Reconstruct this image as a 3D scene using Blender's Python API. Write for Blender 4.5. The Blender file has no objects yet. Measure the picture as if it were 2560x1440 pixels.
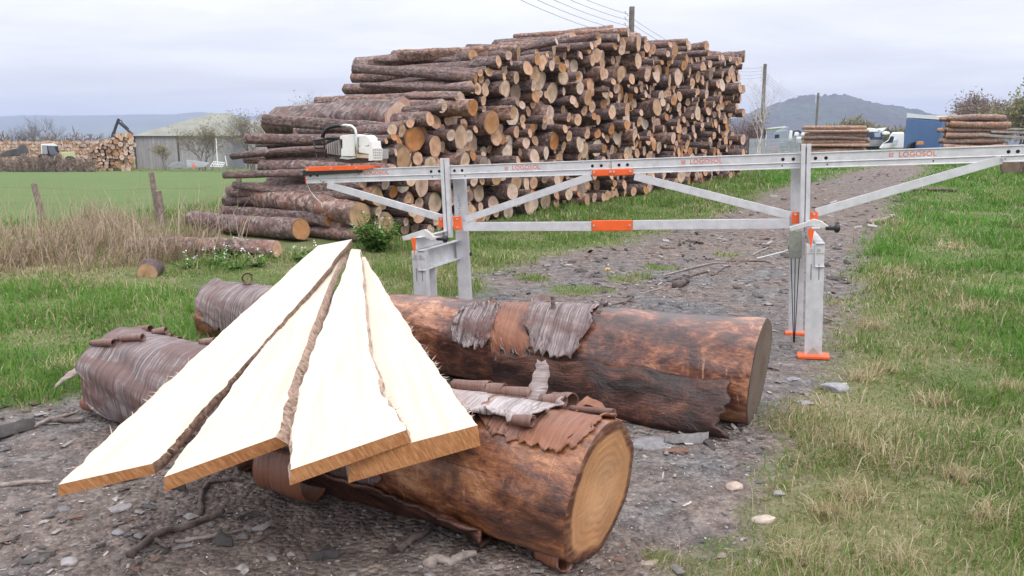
import bpy, bmesh, math, random
import numpy as np
from mathutils import Vector, Matrix

R_ = math.radians
scene = bpy.context.scene
COL = scene.collection

# ------------------------------------------------------------------ camera, sky, sun, exposure
FOC = 2000.0                       # focal length in photo pixels (2560 wide)
PITCH = math.atan(350.0 / FOC)
CT, ST = math.cos(PITCH), math.sin(PITCH)
CAMZ = 1.42
cam_data = bpy.data.cameras.new('camera')
cam_data.sensor_width = 36.0
cam_data.lens = 36.0 * FOC / 2560.0
cam_data.clip_start = 0.05
cam_data.clip_end = 12000.0
cam = bpy.data.objects.new('camera', cam_data)
COL.objects.link(cam)
cam.location = (0, 0, CAMZ)
cam.rotation_euler = (math.pi / 2 - PITCH, 0, 0)
scene.camera = cam

SUN_AZ, SUN_EL = R_(-25.0), R_(52.0)      # azimuth clockwise from -Y seen from above (behind the camera)
SUN_DIR = Vector((math.sin(SUN_AZ) * -1 * math.cos(SUN_EL), -math.cos(SUN_AZ) * math.cos(SUN_EL), math.sin(SUN_EL)))
world = bpy.data.worlds.new('World')
scene.world = world
world.use_nodes = True
wn = world.node_tree
for n in list(wn.nodes):
    wn.nodes.remove(n)


def nd(nt, t, ins=None, **attrs):
    n = nt.nodes.new(t)
    for k, v in attrs.items():
        setattr(n, k, v)
    for k, v in (ins or {}).items():
        s = n.inputs[k]
        if isinstance(v, bpy.types.NodeSocket):
            nt.links.new(v, s)
        else:
            s.default_value = v
    return n


def ramp(nt, fac, stops, interp='LINEAR'):
    n = nt.nodes.new('ShaderNodeValToRGB')
    cr = n.color_ramp
    cr.interpolation = interp
    while len(cr.elements) < len(stops):
        cr.elements.new(0.5)
    for e, (p, c) in zip(cr.elements, stops):
        e.position = p
        e.color = (c[0], c[1], c[2], 1) if len(c) == 3 else c
    if fac is not None:
        nt.links.new(fac, n.inputs[0])
    return n.outputs[0]


def mth(nt, op, a, b=None, c=None, clamp=False):
    n = nt.nodes.new('ShaderNodeMath')
    n.operation = op
    n.use_clamp = clamp
    for i, v in enumerate((a, b, c)):
        if v is None:
            continue
        if isinstance(v, bpy.types.NodeSocket):
            nt.links.new(v, n.inputs[i])
        else:
            n.inputs[i].default_value = v
    return n.outputs[0]


def mixc(nt, fac, a, b, blend='MIX'):
    n = nt.nodes.new('ShaderNodeMix')
    n.data_type = 'RGBA'
    n.blend_type = blend
    for s, v in ((n.inputs[0], fac), (n.inputs[6], a), (n.inputs[7], b)):
        if isinstance(v, bpy.types.NodeSocket):
            nt.links.new(v, s)
        elif isinstance(v, (int, float)):
            s.default_value = v
        else:
            s.default_value = (v[0], v[1], v[2], 1)
    return n.outputs[2]


def noise(nt, vec, scale, detail=4, rough=0.55, dist=0.0):
    n = nd(nt, 'ShaderNodeTexNoise', {'Scale': scale, 'Detail': detail, 'Roughness': rough, 'Distortion': dist})
    if vec is not None:
        nt.links.new(vec, n.inputs['Vector'])
    return n.outputs['Fac']


def vscale(nt, vec, s):
    n = nd(nt, 'ShaderNodeVectorMath', {0: vec, 1: s}, operation='MULTIPLY')
    return n.outputs[0]


# overcast: an even cloud deck over the physical sky; luminance rises towards the zenith like a real overcast (1 + 2 sin e)
wtc = nd(wn, 'ShaderNodeTexCoord').outputs['Generated']
sky = nd(wn, 'ShaderNodeTexSky', sky_type='NISHITA', sun_disc=False, sun_elevation=SUN_EL,
         sun_rotation=math.atan2(SUN_DIR.x, SUN_DIR.y), altitude=80.0, air_density=1.0, dust_density=2.0)
sep = nd(wn, 'ShaderNodeSeparateXYZ', {0: wtc})
el = mth(wn, 'MAXIMUM', sep.outputs[2], 0.0)
lum = mth(wn, 'MULTIPLY_ADD', el, 2.0, 1.0)
# project direction on a cloud deck plane so that cloud bands flatten towards the horizon
inv = mth(wn, 'DIVIDE', 1.0, mth(wn, 'ADD', el, 0.12))
deck = nd(wn, 'ShaderNodeVectorMath', {0: wtc, 'Scale': inv}, operation='SCALE').outputs[0]
c1 = noise(wn, vscale(wn, deck, (0.55, 0.9, 0.0)), 1.0, 5, 0.55, 0.3)
cl = ramp(wn, c1, [(0.30, (0.80, 0.805, 0.875)), (0.48, (0.92, 0.925, 0.975)), (0.70, (1.10, 1.10, 1.105))])
OVERCAST = 7.4
clum = nd(wn, 'ShaderNodeVectorMath', {0: cl, 'Scale': mth(wn, 'MULTIPLY', lum, OVERCAST)}, operation='SCALE').outputs[0]
wcol = mixc(wn, 0.94, sky.outputs[0], clum)
bg = nd(wn, 'ShaderNodeBackground', {'Color': wcol, 'Strength': 0.1})
wo = nd(wn, 'ShaderNodeOutputWorld', {'Surface': bg.outputs[0]})

sun_data = bpy.data.lights.new('sun', 'SUN')
sun_data.energy = 1.4
sun_data.angle = R_(28.0)
sun_data.color = (1.0, 0.965, 0.92)
sun = bpy.data.objects.new('sun', sun_data)
COL.objects.link(sun)
sun.rotation_euler = SUN_DIR.to_track_quat('Z', 'Y').to_euler()
sun.location = (0, 0, 30)

vs = scene.view_settings
vs.view_transform = 'Standard'
vs.look = 'None'
vs.exposure = 0.30
vs.gamma = 1.0
vs.use_curve_mapping = False
scene.cycles.use_denoising = True
scene.cycles.max_bounces = 5
scene.cycles.diffuse_bounces = 3
scene.cycles.glossy_bounces = 2
scene.cycles.transmission_bounces = 3
scene.cycles.transparent_max_bounces = 6
scene.cycles.volume_bounces = 0
scene.cycles.sample_clamp_indirect = 6.0

# ------------------------------------------------------------------ numeric helpers
rng = np.random.default_rng(7)
random.seed(7)


def _hash(ix, iy, seed):
    h = (ix.astype(np.int64) * 374761393 + iy.astype(np.int64) * 668265263 + seed * 974634277) & 0x7fffffff
    h = ((h ^ (h >> 13)) * 1274126177) & 0x7fffffff
    return ((h ^ (h >> 16)) & 0xffff) / 65535.0


def vn(x, y, seed=0):
    x = np.asarray(x, float)
    y = np.asarray(y, float)
    ix, iy = np.floor(x), np.floor(y)
    fx, fy = x - ix, y - iy
    fx = fx * fx * (3 - 2 * fx)
    fy = fy * fy * (3 - 2 * fy)
    a, b = _hash(ix, iy, seed), _hash(ix + 1, iy, seed)
    c, d = _hash(ix, iy + 1, seed), _hash(ix + 1, iy + 1, seed)
    return (a * (1 - fx) + b * fx) * (1 - fy) + (c * (1 - fx) + d * fx) * fy


def fbm(x, y, seed=0, oct=4):
    s, a, t = 0, 0.5, 0
    for i in range(oct):
        s = s + a * vn(np.asarray(x) * 2 ** i, np.asarray(y) * 2 ** i, seed + i * 17)
        t += a
        a *= 0.5
    return s / t


def sstep(a, b, x):
    t = np.clip((np.asarray(x, float) - a) / (b - a), 0, 1)
    return t * t * (3 - 2 * t)


# terrain: level by the camera, rising to the back right along the log stack, falling gently over the field to the left
SP0 = np.array([-2.72, 10.8])
SD = np.array([0.5812, 0.8137])
SN = np.array([0.8137, -0.5812])


def T(x, y, micro=True):
    x = np.asarray(x, float)
    y = np.asarray(y, float)
    s = (x - SP0[0]) * SN[0] + (y - SP0[1]) * SN[1]
    w = sstep(-16, -2.5, s)
    rise = 0.055 * (np.sqrt((y - 11.5) ** 2 + 2.0) + (y - 11.5)) / 2
    rise = 1.38 * (1 - np.exp(-(rise / 1.38) ** 1.0 - 0.25 * (rise / 1.38) ** 2))
    fall = -1.15 * sstep(16, 100, y)
    z = w * rise + (1 - w) * fall
    if micro:
        near = 1 - sstep(12, 30, np.hypot(x, y))
        z = z + near * (0.05 * (fbm(x * 0.9, y * 0.9, 3) - 0.5) + 0.018 * (fbm(x * 5, y * 5, 5) - 0.5))
    return z


def ray(px, py):
    r, u = (px - 1280) / FOC, (720 - py) / FOC
    return np.array([r, CT + u * ST, -ST + u * CT])


def P(px, py, d):
    return np.array([0, 0, CAMZ]) + ray(px, py) * d


def PZ(px, py, z):
    k = ray(px, py)
    return P(px, py, (z - CAMZ) / k[2])


def PL(px, py, z0, y0, slope):
    """hit of the sight line with the plane z = z0 + slope*(y-y0)"""
    k = ray(px, py)
    return P(px, py, (z0 - slope * y0 - CAMZ) / (k[2] - slope * k[1]))


def G(px, py):
    k = ray(px, py)
    d = 1.0
    for i in range(4000):
        p = P(px, py, d)
        if p[2] <= float(T(p[0], p[1])):
            break
        d *= 1.004
    return p


def pinpoly(x, y, poly):
    inside = np.zeros(np.shape(x), bool)
    n = len(poly)
    for i in range(n):
        x0, y0 = poly[i]
        x1, y1 = poly[(i + 1) % n]
        c = ((y0 > y) != (y1 > y))
        with np.errstate(divide='ignore', invalid='ignore'):
            xi = (x1 - x0) * (y - y0) / (y1 - y0 + 1e-12) + x0
        inside ^= c & (x < xi)
    return inside


# ------------------------------------------------------------------ mesh helpers
def unit(v):
    v = np.asarray(v, float)
    return v / (np.linalg.norm(v) + 1e-12)


def frame_of(a):
    a = unit(a)
    u = np.array([0, 0, 1.0]) if abs(a[2]) < 0.93 else np.array([1.0, 0, 0])
    b = unit(np.cross(u, a))
    return a, b, np.cross(a, b)


class MB:
    def __init__(self):
        self.v, self.f, self.m = [], [], []
        self.n = 0

    def add(self, verts, faces, m=0):
        o = self.n
        self.v.extend([tuple(map(float, p)) for p in verts])
        self.f.extend([tuple(i + o for i in f) for f in faces])
        self.m.extend([m] * len(faces))
        self.n += len(verts)
        return self

    def box(self, c, s, R=None, m=0, taper=1.0):
        h = np.array(s, float) / 2
        vs_ = []
        for z in (-1, 1):
            k = taper if z > 0 else 1.0
            for x, y in ((-1, -1), (1, -1), (1, 1), (-1, 1)):
                p = np.array([x * h[0] * k, y * h[1] * k, z * h[2]])
                if R is not None:
                    p = R @ p
                vs_.append(np.asarray(c) + p)
        return self.add(vs_, [(3, 2, 1, 0), (4, 5, 6, 7), (0, 1, 5, 4), (1, 2, 6, 5), (2, 3, 7, 6), (3, 0, 4, 7)], m)

    def bar(self, a, b, w, h, up=(0, 0, 1), m=0):
        """box beam from a to b, width w sideways, height h along up"""
        a, b = np.asarray(a, float), np.asarray(b, float)
        d = b - a
        L = np.linalg.norm(d)
        x = d / L
        y = unit(np.cross(up, x))
        z = np.cross(x, y)
        return self.box((a + b) / 2, (L, w, h), np.stack([x, y, z], 1), m)

    def tube(self, path, radii, n=8, caps=True, m=0):
        path = [np.asarray(p, float) for p in path]
        k = len(path)
        if np.isscalar(radii):
            radii = [radii] * k
        vs_, fs = [], []
        pb = None
        for i in range(k):
            t = path[min(i + 1, k - 1)] - path[max(i - 1, 0)]
            a, b, c = frame_of(t)
            if pb is not None:
                b = unit(pb - a * np.dot(pb, a))
                c = np.cross(a, b)
            pb = b
            for j in range(n):
                an = 2 * math.pi * j / n
                vs_.append(path[i] + radii[i] * (math.cos(an) * b + math.sin(an) * c))
        for i in range(k - 1):
            for j in range(n):
                j2 = (j + 1) % n
                fs.append((i * n + j, i * n + j2, (i + 1) * n + j2, (i + 1) * n + j))
        if caps:
            fs.append(tuple(range(n - 1, -1, -1)))
            fs.append(tuple((k - 1) * n + j for j in range(n)))
        return self.add(vs_, fs, m)

    def cyl(self, a, b, r, r2=None, n=12, m=0):
        return self.tube([a, b], [r, r if r2 is None else r2], n, True, m)

    def prism(self, poly, axis_o, ux, uy, ud, depth, m=0):
        """polygon (list of 2D) in plane (ux,uy) at axis_o, extruded by depth along ud"""
        o, ux, uy, ud = [np.asarray(q, float) for q in (axis_o, ux, uy, ud)]
        n = len(poly)
        A = [o + ux * p[0] + uy * p[1] for p in poly]
        B = [p + ud * depth for p in A]
        return self.add(A + B, [tuple(range(n)), tuple(range(2 * n - 1, n - 1, -1))] +
                        [(i, i + n, (i + 1) % n + n, (i + 1) % n) for i in range(n)], m)

    def build(self, name, mats, parent=None, smooth=False, bevel=0.0, bseg=2, fixn=True):
        me = bpy.data.meshes.new(name)
        me.from_pydata(self.v, [], self.f)
        if not isinstance(mats, (list, tuple)):
            mats = [mats]
        for q in mats:
            me.materials.append(q)
        me.polygons.foreach_set('material_index', self.m)
        if smooth:
            me.polygons.foreach_set('use_smooth', [True] * len(self.f))
        if fixn:
            bm = bmesh.new()
            bm.from_mesh(me)
            bmesh.ops.recalc_face_normals(bm, faces=bm.faces)
            bm.to_mesh(me)
            bm.free()
        me.update()
        o = bpy.data.objects.new(name, me)
        COL.objects.link(o)
        if parent is not None:
            o.parent = parent
        if bevel:
            b = o.modifiers.new('bevel', 'BEVEL')
            b.width = bevel
            b.segments = bseg
            b.limit_method = 'ANGLE'
            b.angle_limit = R_(40)
        return o


def np_mesh(name, V, quads=None, tris=None, mats=None, smooth=False, attrs=None, mi=None):
    """fast mesh from arrays"""
    me = bpy.data.meshes.new(name)
    V = np.asarray(V, np.float32)
    fl, st, tot = [], [], []
    off = 0
    for F, k in ((quads, 4), (tris, 3)):
        if F is not None and len(F):
            F = np.asarray(F, np.int32)
            fl.append(F.ravel())
            st.append(off + np.arange(len(F), dtype=np.int32) * k)
            tot.append(np.full(len(F), k, np.int32))
            off += F.size
    fl, st, tot = np.concatenate(fl), np.concatenate(st), np.concatenate(tot)
    me.vertices.add(len(V))
    me.vertices.foreach_set('co', V.ravel())
    me.loops.add(len(fl))
    me.loops.foreach_set('vertex_index', fl)
    me.polygons.add(len(st))
    me.polygons.foreach_set('loop_start', st)
    me.polygons.foreach_set('loop_total', tot)
    if smooth:
        me.polygons.foreach_set('use_smooth', np.ones(len(st), bool))
    if mi is not None:
        me.polygons.foreach_set('material_index', np.asarray(mi, np.int32))
    for m_ in (mats if isinstance(mats, (list, tuple)) else [mats]):
        me.materials.append(m_)
    for nm, (typ, arr) in (attrs or {}).items():
        a = me.attributes.new(nm, typ, 'POINT')
        a.data.foreach_set('color' if typ == 'FLOAT_COLOR' else 'vector' if typ == 'FLOAT_VECTOR' else 'value', np.asarray(arr, np.float32).ravel())
    me.update(calc_edges=True)
    me.validate()
    return me


def link(name, me, parent=None):
    o = bpy.data.objects.new(name, me)
    COL.objects.link(o)
    if parent is not None:
        o.parent = parent
    return o


def keep(o, parent):
    """parent a mesh built in world coordinates without moving it"""
    o.parent = parent
    o.matrix_parent_inverse = parent.matrix_basis.inverted()
    return o


def tag(o, label=None, cat=None, group=None, kind=None):
    for k, v in (('label', label), ('category', cat), ('group', group), ('kind', kind)):
        if v:
            o[k] = v
    return o


def thing(name, label, cat, loc=(0, 0, 0), rz=0.0, group=None, M=None):
    o = bpy.data.objects.new(name, None)
    o.empty_display_size = 0.2
    COL.objects.link(o)
    if M is not None:
        o.matrix_basis = M
    else:
        o.location = tuple(map(float, loc))
        o.rotation_euler = (0, 0, rz)
        o.matrix_basis = Matrix.LocRotScale(Vector(tuple(map(float, loc))), Matrix.Rotation(rz, 3, 'Z').to_quaternion(), Vector((1, 1, 1)))
    return tag(o, label, cat, group)


# ------------------------------------------------------------------ materials
def newmat(name):
    m = bpy.data.materials.new(name)
    m.use_nodes = True
    nt = m.node_tree
    b = nt.nodes['Principled BSDF']
    return m, nt, b


def bump(nt, b, h, strength=0.5, dist=0.01):
    n = nd(nt, 'ShaderNodeBump', {'Height': h, 'Strength': strength, 'Distance': dist})
    nt.links.new(n.outputs[0], b.inputs['Normal'])


def objc(nt):
    return nd(nt, 'ShaderNodeTexCoord').outputs['Object']


def plain(name, col, rough=0.6, metal=0.0, var=0.12, scale=20.0, bmp=0.0):
    m, nt, b = newmat(name)
    o = objc(nt)
    f = noise(nt, o, scale, 5, 0.6)
    c0 = [max(0, c * (1 - var)) for c in col]
    c1_ = [min(1, c * (1 + var)) for c in col]
    nt.links.new(ramp(nt, f, [(0.3, c0), (0.7, c1_)]), b.inputs['Base Color'])
    b.inputs['Roughness'].default_value = rough
    b.inputs['Metallic'].default_value = metal
    if bmp:
        bump(nt, b, f, bmp, 0.005)
    return m


def attr(nt, name, out='Vector'):
    return nd(nt, 'ShaderNodeAttribute', attribute_name=name).outputs[out]


def rand_obj(nt):
    return nd(nt, 'ShaderNodeObjectInfo').outputs['Random']


def mat_bark(name, cols, along=9.0, around=13.0, rough=0.75, obj_random=True, bstr=0.9):
    """rough conifer bark; attribute lc = metres along / across the log"""
    m, nt, b = newmat(name)
    v = attr(nt, 'lc')
    rn = rand_obj(nt)
    off = nd(nt, 'ShaderNodeVectorMath', {0: v, 1: nd(nt, 'ShaderNodeCombineXYZ', {0: mth(nt, 'MULTIPLY', rn, 31.0), 1: mth(nt, 'MULTIPLY', rn, 7.0)}).outputs[0]}, operation='ADD').outputs[0]
    sv = vscale(nt, off, (along, around, around))
    f0 = noise(nt, sv, 1.0, 7, 0.7, 1.1)
    vo = nd(nt, 'ShaderNodeTexVoronoi', {'Vector': vscale(nt, off, (along * 2.2, around * 1.6, around * 1.6)), 'Scale': 1.0}, feature='F1').outputs['Color']
    f1 = mth(nt, 'ADD', mth(nt, 'MULTIPLY', f0, 0.72), mth(nt, 'MULTIPLY', nd(nt, 'ShaderNodeSeparateColor', {0: vo}).outputs[0], 0.26))
    f2 = noise(nt, vscale(nt, off, (2.6, 5, 5)), 1.0, 4, 0.6, 0.5)
    c = ramp(nt, f1, [(0.22, cols[0]), (0.42, cols[1]), (0.56, cols[2]), (0.72, cols[3])])
    torn = noise(nt, vscale(nt, off, (1.3, 16, 16)), 1.0, 4, 0.6, 0.8)
    c = mixc(nt, ramp(nt, torn, [(0.66, (0, 0, 0)), (0.70, (.85, .85, .85))]), c, (.50, .36, .28))
    red = mixc(nt, ramp(nt, f2, [(0.5, (0, 0, 0)), (0.66, (1, 1, 1))]), c, mixc(nt, 0.6, c, cols[4]))
    hsv = nd(nt, 'ShaderNodeHueSaturation', {'Hue': mth(nt, 'MULTIPLY_ADD', rn, 0.02, 0.49), 'Saturation': mth(nt, 'MULTIPLY_ADD', rn, 0.4, 0.8),
                                             'Value': mth(nt, 'MULTIPLY_ADD', rn, 0.7, 0.7), 'Color': red})
    nt.links.new(hsv.outputs[0], b.inputs['Base Color'])
    b.inputs['Roughness'].default_value = rough
    bump(nt, b, f1, bstr, 0.03)
    return m


def mat_cut(name, inner, mid, outer, mark=None, rough=0.7, ring=0.22, rim=0.9):
    """sawn log end: growth rings, darker rim, radial cracks; attribute lc = (.., y/r, z/r)"""
    m, nt, b = newmat(name)
    v = attr(nt, 'lc')
    rn = rand_obj(nt)
    yz = vscale(nt, v, (0, 1, 1))
    off = nd(nt, 'ShaderNodeVectorMath', {0: yz, 1: nd(nt, 'ShaderNodeCombineXYZ', {0: mth(nt, 'MULTIPLY', rn, 40.0)}).outputs[0]}, operation='ADD').outputs[0]
    wob = noise(nt, off, 1.7, 3, 0.5)
    r = nd(nt, 'ShaderNodeVectorMath', {0: yz}, operation='LENGTH').outputs['Value']
    rr = mth(nt, 'ADD', r, mth(nt, 'MULTIPLY', mth(nt, 'SUBTRACT', wob, 0.5), 0.28))
    rings = mth(nt, 'MULTIPLY_ADD', mth(nt, 'SINE', mth(nt, 'MULTIPLY', rr, 48.0)), 0.5, 0.5)
    base = ramp(nt, rr, [(0.0, inner), (0.35, inner), (0.62, mid), (rim, mid), (rim + 0.08, outer)])
    col = mixc(nt, mth(nt, 'MULTIPLY', rings, ring), base, outer)
    streak = noise(nt, vscale(nt, off, (1, 3, 14)), 1.0, 4, 0.6)
    col = mixc(nt, ramp(nt, streak, [(0.45, (0, 0, 0)), (0.75, (.45, .45, .45))]), col, inner)
    hsv = nd(nt, 'ShaderNodeHueSaturation', {'Hue': mth(nt, 'MULTIPLY_ADD', rn, 0.018, 0.491), 'Saturation': mth(nt, 'MULTIPLY_ADD', rn, -0.35, 1.2),
                                             'Value': mth(nt, 'MULTIPLY_ADD', wob, 1.0, 0.48), 'Color': col})
    out = hsv.outputs[0]
    if mark:
        mk = noise(nt, vscale(nt, v, (0, 1.2, 2.6)), 1.6, 3, 0.6)
        ctr = nd(nt, 'ShaderNodeVectorMath', {0: yz, 1: (0, 0.1, -0.25)}, operation='DISTANCE').outputs['Value']
        k = mth(nt, 'LESS_THAN', mth(nt, 'ADD', ctr, mth(nt, 'MULTIPLY', mk, 0.9)), 0.86)
        out = mixc(nt, mth(nt, 'MULTIPLY', k, 0.8), out, mark)
    nt.links.new(out, b.inputs['Base Color'])
    b.inputs['Roughness'].default_value = rough
    bump(nt, b, mth(nt, 'ADD', streak, mth(nt, 'MULTIPLY', rings, 0.3)), 0.3, 0.01)
    return m


BARK = mat_bark('conifer_bark', [(.034, .021, .018), (.115, .07, .061), (.215, .147, .13), (.40, .315, .285), (.26, .115, .078)])
BARK_LIGHT = mat_bark('weathered_pale_bark', [(.07, .045, .036), (.19, .12, .095), (.31, .21, .17), (.46, .35, .29), (.34, .15, .075)], obj_random=True)
BARK_PALE = mat_bark('peeled_pole_bark', [(.22, .13, .1), (.42, .27, .21), (.52, .37, .29), (.62, .48, .4), (.35, .2, .14)], rough=0.6, bstr=0.3)
CUT = mat_cut('cut_end_tan', (.52, .335, .22), (.58, .40, .29), (.34, .21, .14))
CUT_ORANGE = mat_cut('cut_end_orange', (.40, .21, .10), (.44, .25, .13), (.22, .11, .06))
CUT_PALE = mat_cut('cut_end_pale', (.55, .395, .31), (.61, .46, .375), (.40, .275, .22))
CUT_GREY = mat_cut('cut_end_weathered', (.22, .155, .12), (.26, .19, .15), (.13, .09, .07))
CUT_GREEN = mat_cut('cut_end_green_mark', (.56, .42, .33), (.6, .46, .38), (.4, .28, .2), mark=(.22, .62, .27))
CUTS = [CUT, CUT, CUT, CUT_PALE, CUT_PALE, CUT_ORANGE]
ALU = plain('aluminium', (.60, .60, .625), 0.42, 0.35, 0.13, 14.0)
ALU_DARK = plain('galvanised_steel', (.30, .315, .27), 0.5, 0.4, 0.15, 40.0)
STEEL = plain('zinc_bolt', (.55, .55, .55), 0.35, 0.7, 0.1, 90.0)
ORANGE = plain('orange_paint', (.78, .115, .02), 0.42, 0.0, 0.08, 12.0)
BLACK = plain('black_plastic', (.013, .013, .015), 0.45, 0.0, 0.3, 30.0)
WHITE = plain('white_plastic', (.72, .71, .68), 0.4, 0.0, 0.06, 25.0)
HOLE = plain('hole_dark', (.008, .008, .01), 0.9, 0.0, 0.2, 30.0)  # near-black colour standing for the shade inside holes and slots
RED_PRINT = plain('red_print', (.66, .13, .075), 0.55, 0.0, 0.12, 60.0)
CHROME = plain('chrome_tube', (.75, .75, .75), 0.22, 0.9, 0.05, 30.0)
# ------------------------------------------------------------------ ground zones
TRACK_PX = [(1720, 1900), (1760, 1440), (1890, 1370), (2000, 1260), (2050, 1130), (1985, 1040), (2050, 960), (2085, 900), (2115, 780), (2145, 680),
            (2190, 590), (2240, 500), (2300, 450), (2335, 425), (2285, 404), (2180, 414), (2060, 446), (1920, 476), (1800, 538), (1640, 583),
            (1450, 628), (1250, 664), (1170, 692), (1180, 735), (1000, 762), (900, 775), (700, 850), (480, 960), (380, 1008), (200, 1000), (80, 1022),
            (0, 1012), (-300, 1020), (-900, 1090), (-2200, 1900)]
TRACK = [tuple(G(a, b)[:2]) for a, b in TRACK_PX]
PATCH = [(G(1440, 728)[:2], 0.33), (G(1560, 700)[:2], 0.22), (G(1660, 668)[:2], 0.25), (G(1985, 1075)[:2], 0.18), (G(2070, 985)[:2], 0.12), (G(1640, 1400)[:2], 0.05),
         (G(1600, 690)[:2], 0.16), (G(1330, 700)[:2], 0.2), (G(1830, 640)[:2], 0.22)]


def track_mask(x, y):
    """1 on bare gravel, 0 in grass (edges broken up by noise)"""
    x = np.asarray(x, float)
    y = np.asarray(y, float)
    acc = 0
    rr = 0.10 + 0.012 * np.hypot(x, y)
    offs = [(0, 0), (1, 0), (-1, 0), (0, 1), (0, -1)]
    for k, (dx, dy) in enumerate(offs):
        wx = x + dx * rr + (fbm(x * 1.7, y * 1.7, 21) - 0.5) * 0.55 + (fbm(x * 7, y * 7, 23, 3) - 0.5) * 0.22
        wy = y + dy * rr + (fbm(x * 1.7 + 9, y * 1.7, 22) - 0.5) * 0.55 + (fbm(x * 7 + 5, y * 7, 24, 3) - 0.5) * 0.22
        acc = acc + pinpoly(wx, wy, TRACK)
    t = acc / len(offs)
    for c, r in PATCH:
        d = np.hypot(x - c[0], y - c[1]) / r + (fbm(x * 6, y * 6, 31) - 0.5) * 1.3
        t = t * (1 - 0.85 * (1 - sstep(0.6, 1.15, d)))
    return t


def field_mask(x, y):
    """sown field beyond the fence, left of the stack"""
    s = (np.asarray(x) - SP0[0]) * SN[0] + (np.asarray(y) - SP0[1]) * SN[1]
    fy = 13.2 - 0.12 * (np.asarray(x) + 6)
    return sstep(fy - 0.6, fy + 1.2, y) * (1 - sstep(-7.5, -5.2, s))


def dry_mask(x, y):
    """straw coloured patches"""
    x = np.asarray(x, float)
    y = np.asarray(y, float)
    d = fbm(x * 1.3, y * 1.3, 41)
    d = sstep(0.40, 0.62, d)
    edge = np.exp(-((x - (1.35 + 0.2 * (y - 2.6))) / 0.55) ** 2)      # along the right-hand verge
    left = sstep(8.0, 9.2, y) * (1 - sstep(13.4, 14.4, y)) * (1 - sstep(-5.0, -3.8, x))
    return np.clip(0.38 * d + 0.52 * edge + 0.7 * left, 0, 1)


def mat_ground():
    m, nt, b = newmat('ground_earth')
    o = objc(nt)
    mk = attr(nt, 'mask', 'Color')
    sp = nd(nt, 'ShaderNodeSeparateColor', {0: mk})
    trk, dry, fld = sp.outputs[0], sp.outputs[1], sp.outputs[2]
    n1 = noise(nt, o, 1.1, 6, 0.6, 0.4)
    n2 = noise(nt, o, 9.0, 6, 0.65, 0.2)
    n3 = noise(nt, o, 60.0, 4, 0.7)
    v1 = nd(nt, 'ShaderNodeTexVoronoi', {'Vector': vscale(nt, o, (1, 1, .4)), 'Scale': 42.0, 'Randomness': 1.0})
    v2 = nd(nt, 'ShaderNodeTexVoronoi', {'Vector': vscale(nt, o, (1, 1, .4)), 'Scale': 130.0, 'Randomness': 1.0})
    slate = ramp(nt, n2, [(0.28, (.055, .053, .055)), (0.5, (.14, .137, .141)), (0.72, (.28, .273, .275))])
    brown = ramp(nt, n2, [(0.28, (.075, .054, .046)), (0.5, (.175, .135, .116)), (0.75, (.31, .255, .225))])
    oy = nd(nt, 'ShaderNodeSeparateXYZ', {0: o}).outputs[1]
    n1y = mth(nt, 'ADD', n1, ramp(nt, mth(nt, 'DIVIDE', oy, 20.0), [(0.12, (.10, .10, .10)), (0.22, (0, 0, 0)), (0.26, (.0, .0, .0)), (0.42, (.0, .0, .0)), (0.6, (.14, .14, .14))]))
    n1y = mth(nt, 'SUBTRACT', n1y, 0.03)
    grav = mixc(nt, ramp(nt, n1y, [(0.36, (0, 0, 0)), (0.56, (1, 1, 1))]), slate, brown)
    grav = mixc(nt, 0.55, grav, mixc(nt, 1.0, grav, ramp(nt, nd(nt, 'ShaderNodeSeparateColor', {0: v1.outputs['Color']}).outputs[0], [(0, (.35, .34, .34)), (1, (1.35, 1.32, 1.3))]), 'MULTIPLY'))
    speck = ramp(nt, nd(nt, 'ShaderNodeSeparateColor', {0: v2.outputs['Color']}).outputs[1], [(0.86, (0, 0, 0)), (0.93, (1, 1, 1))])
    grav = mixc(nt, mth(nt, 'MULTIPLY', speck, 0.3), grav, (.40, .36, .33))
    moss = ramp(nt, n1, [(0.30, (.085, .125, .028)), (0.5, (.12, .145, .042)), (0.7, (.17, .165, .065))])
    soil = mixc(nt, dry, moss, ramp(nt, n2, [(0.3, (.16, .135, .06)), (0.7, (.33, .28, .165))]))
    f1 = noise(nt, vscale(nt, o, (.05, .012, .05)), 1.0, 5, 0.6)
    f2 = noise(nt, vscale(nt, o, (1.0, .35, 1.0)), 1.4, 5, 0.7)
    fieldc = mixc(nt, 0.45, ramp(nt, f1, [(0.3, (.082, .15, .022)), (0.7, (.12, .175, .038))]), ramp(nt, f2, [(0.3, (.055, .11, .015)), (0.7, (.135, .195, .045))]))
    c = mixc(nt, trk, soil, grav)
    c = mixc(nt, fld, c, fieldc)
    nt.links.new(c, b.inputs['Base Color'])
    b.inputs['Roughness'].default_value = 0.85
    hgt = mth(nt, 'ADD', mth(nt, 'MULTIPLY', n2, 0.6), mth(nt, 'ADD', mth(nt, 'MULTIPLY', v1.outputs['Distance'], -0.7), mth(nt, 'MULTIPLY', n3, 0.35)))
    bump(nt, b, hgt, 0.9, 0.035)
    return m


GROUND = mat_ground()


def graded(lo, hi, c, fine, growth, dmax=400.0):
    """coordinates that are fine around c and spread towards lo and hi"""
    out = [c]
    for sgn, lim in ((1, hi), (-1, lo)):
        x, d = c, fine
        part = []
        while (x - lim) * sgn < 0:
            if abs(x - c) > (4.0 if fine < 0.06 else 3.0):
                d = min(d * growth, dmax)
            x = x + sgn * d
            part.append(x)
        out += part
    return np.array(sorted(out))


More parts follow.
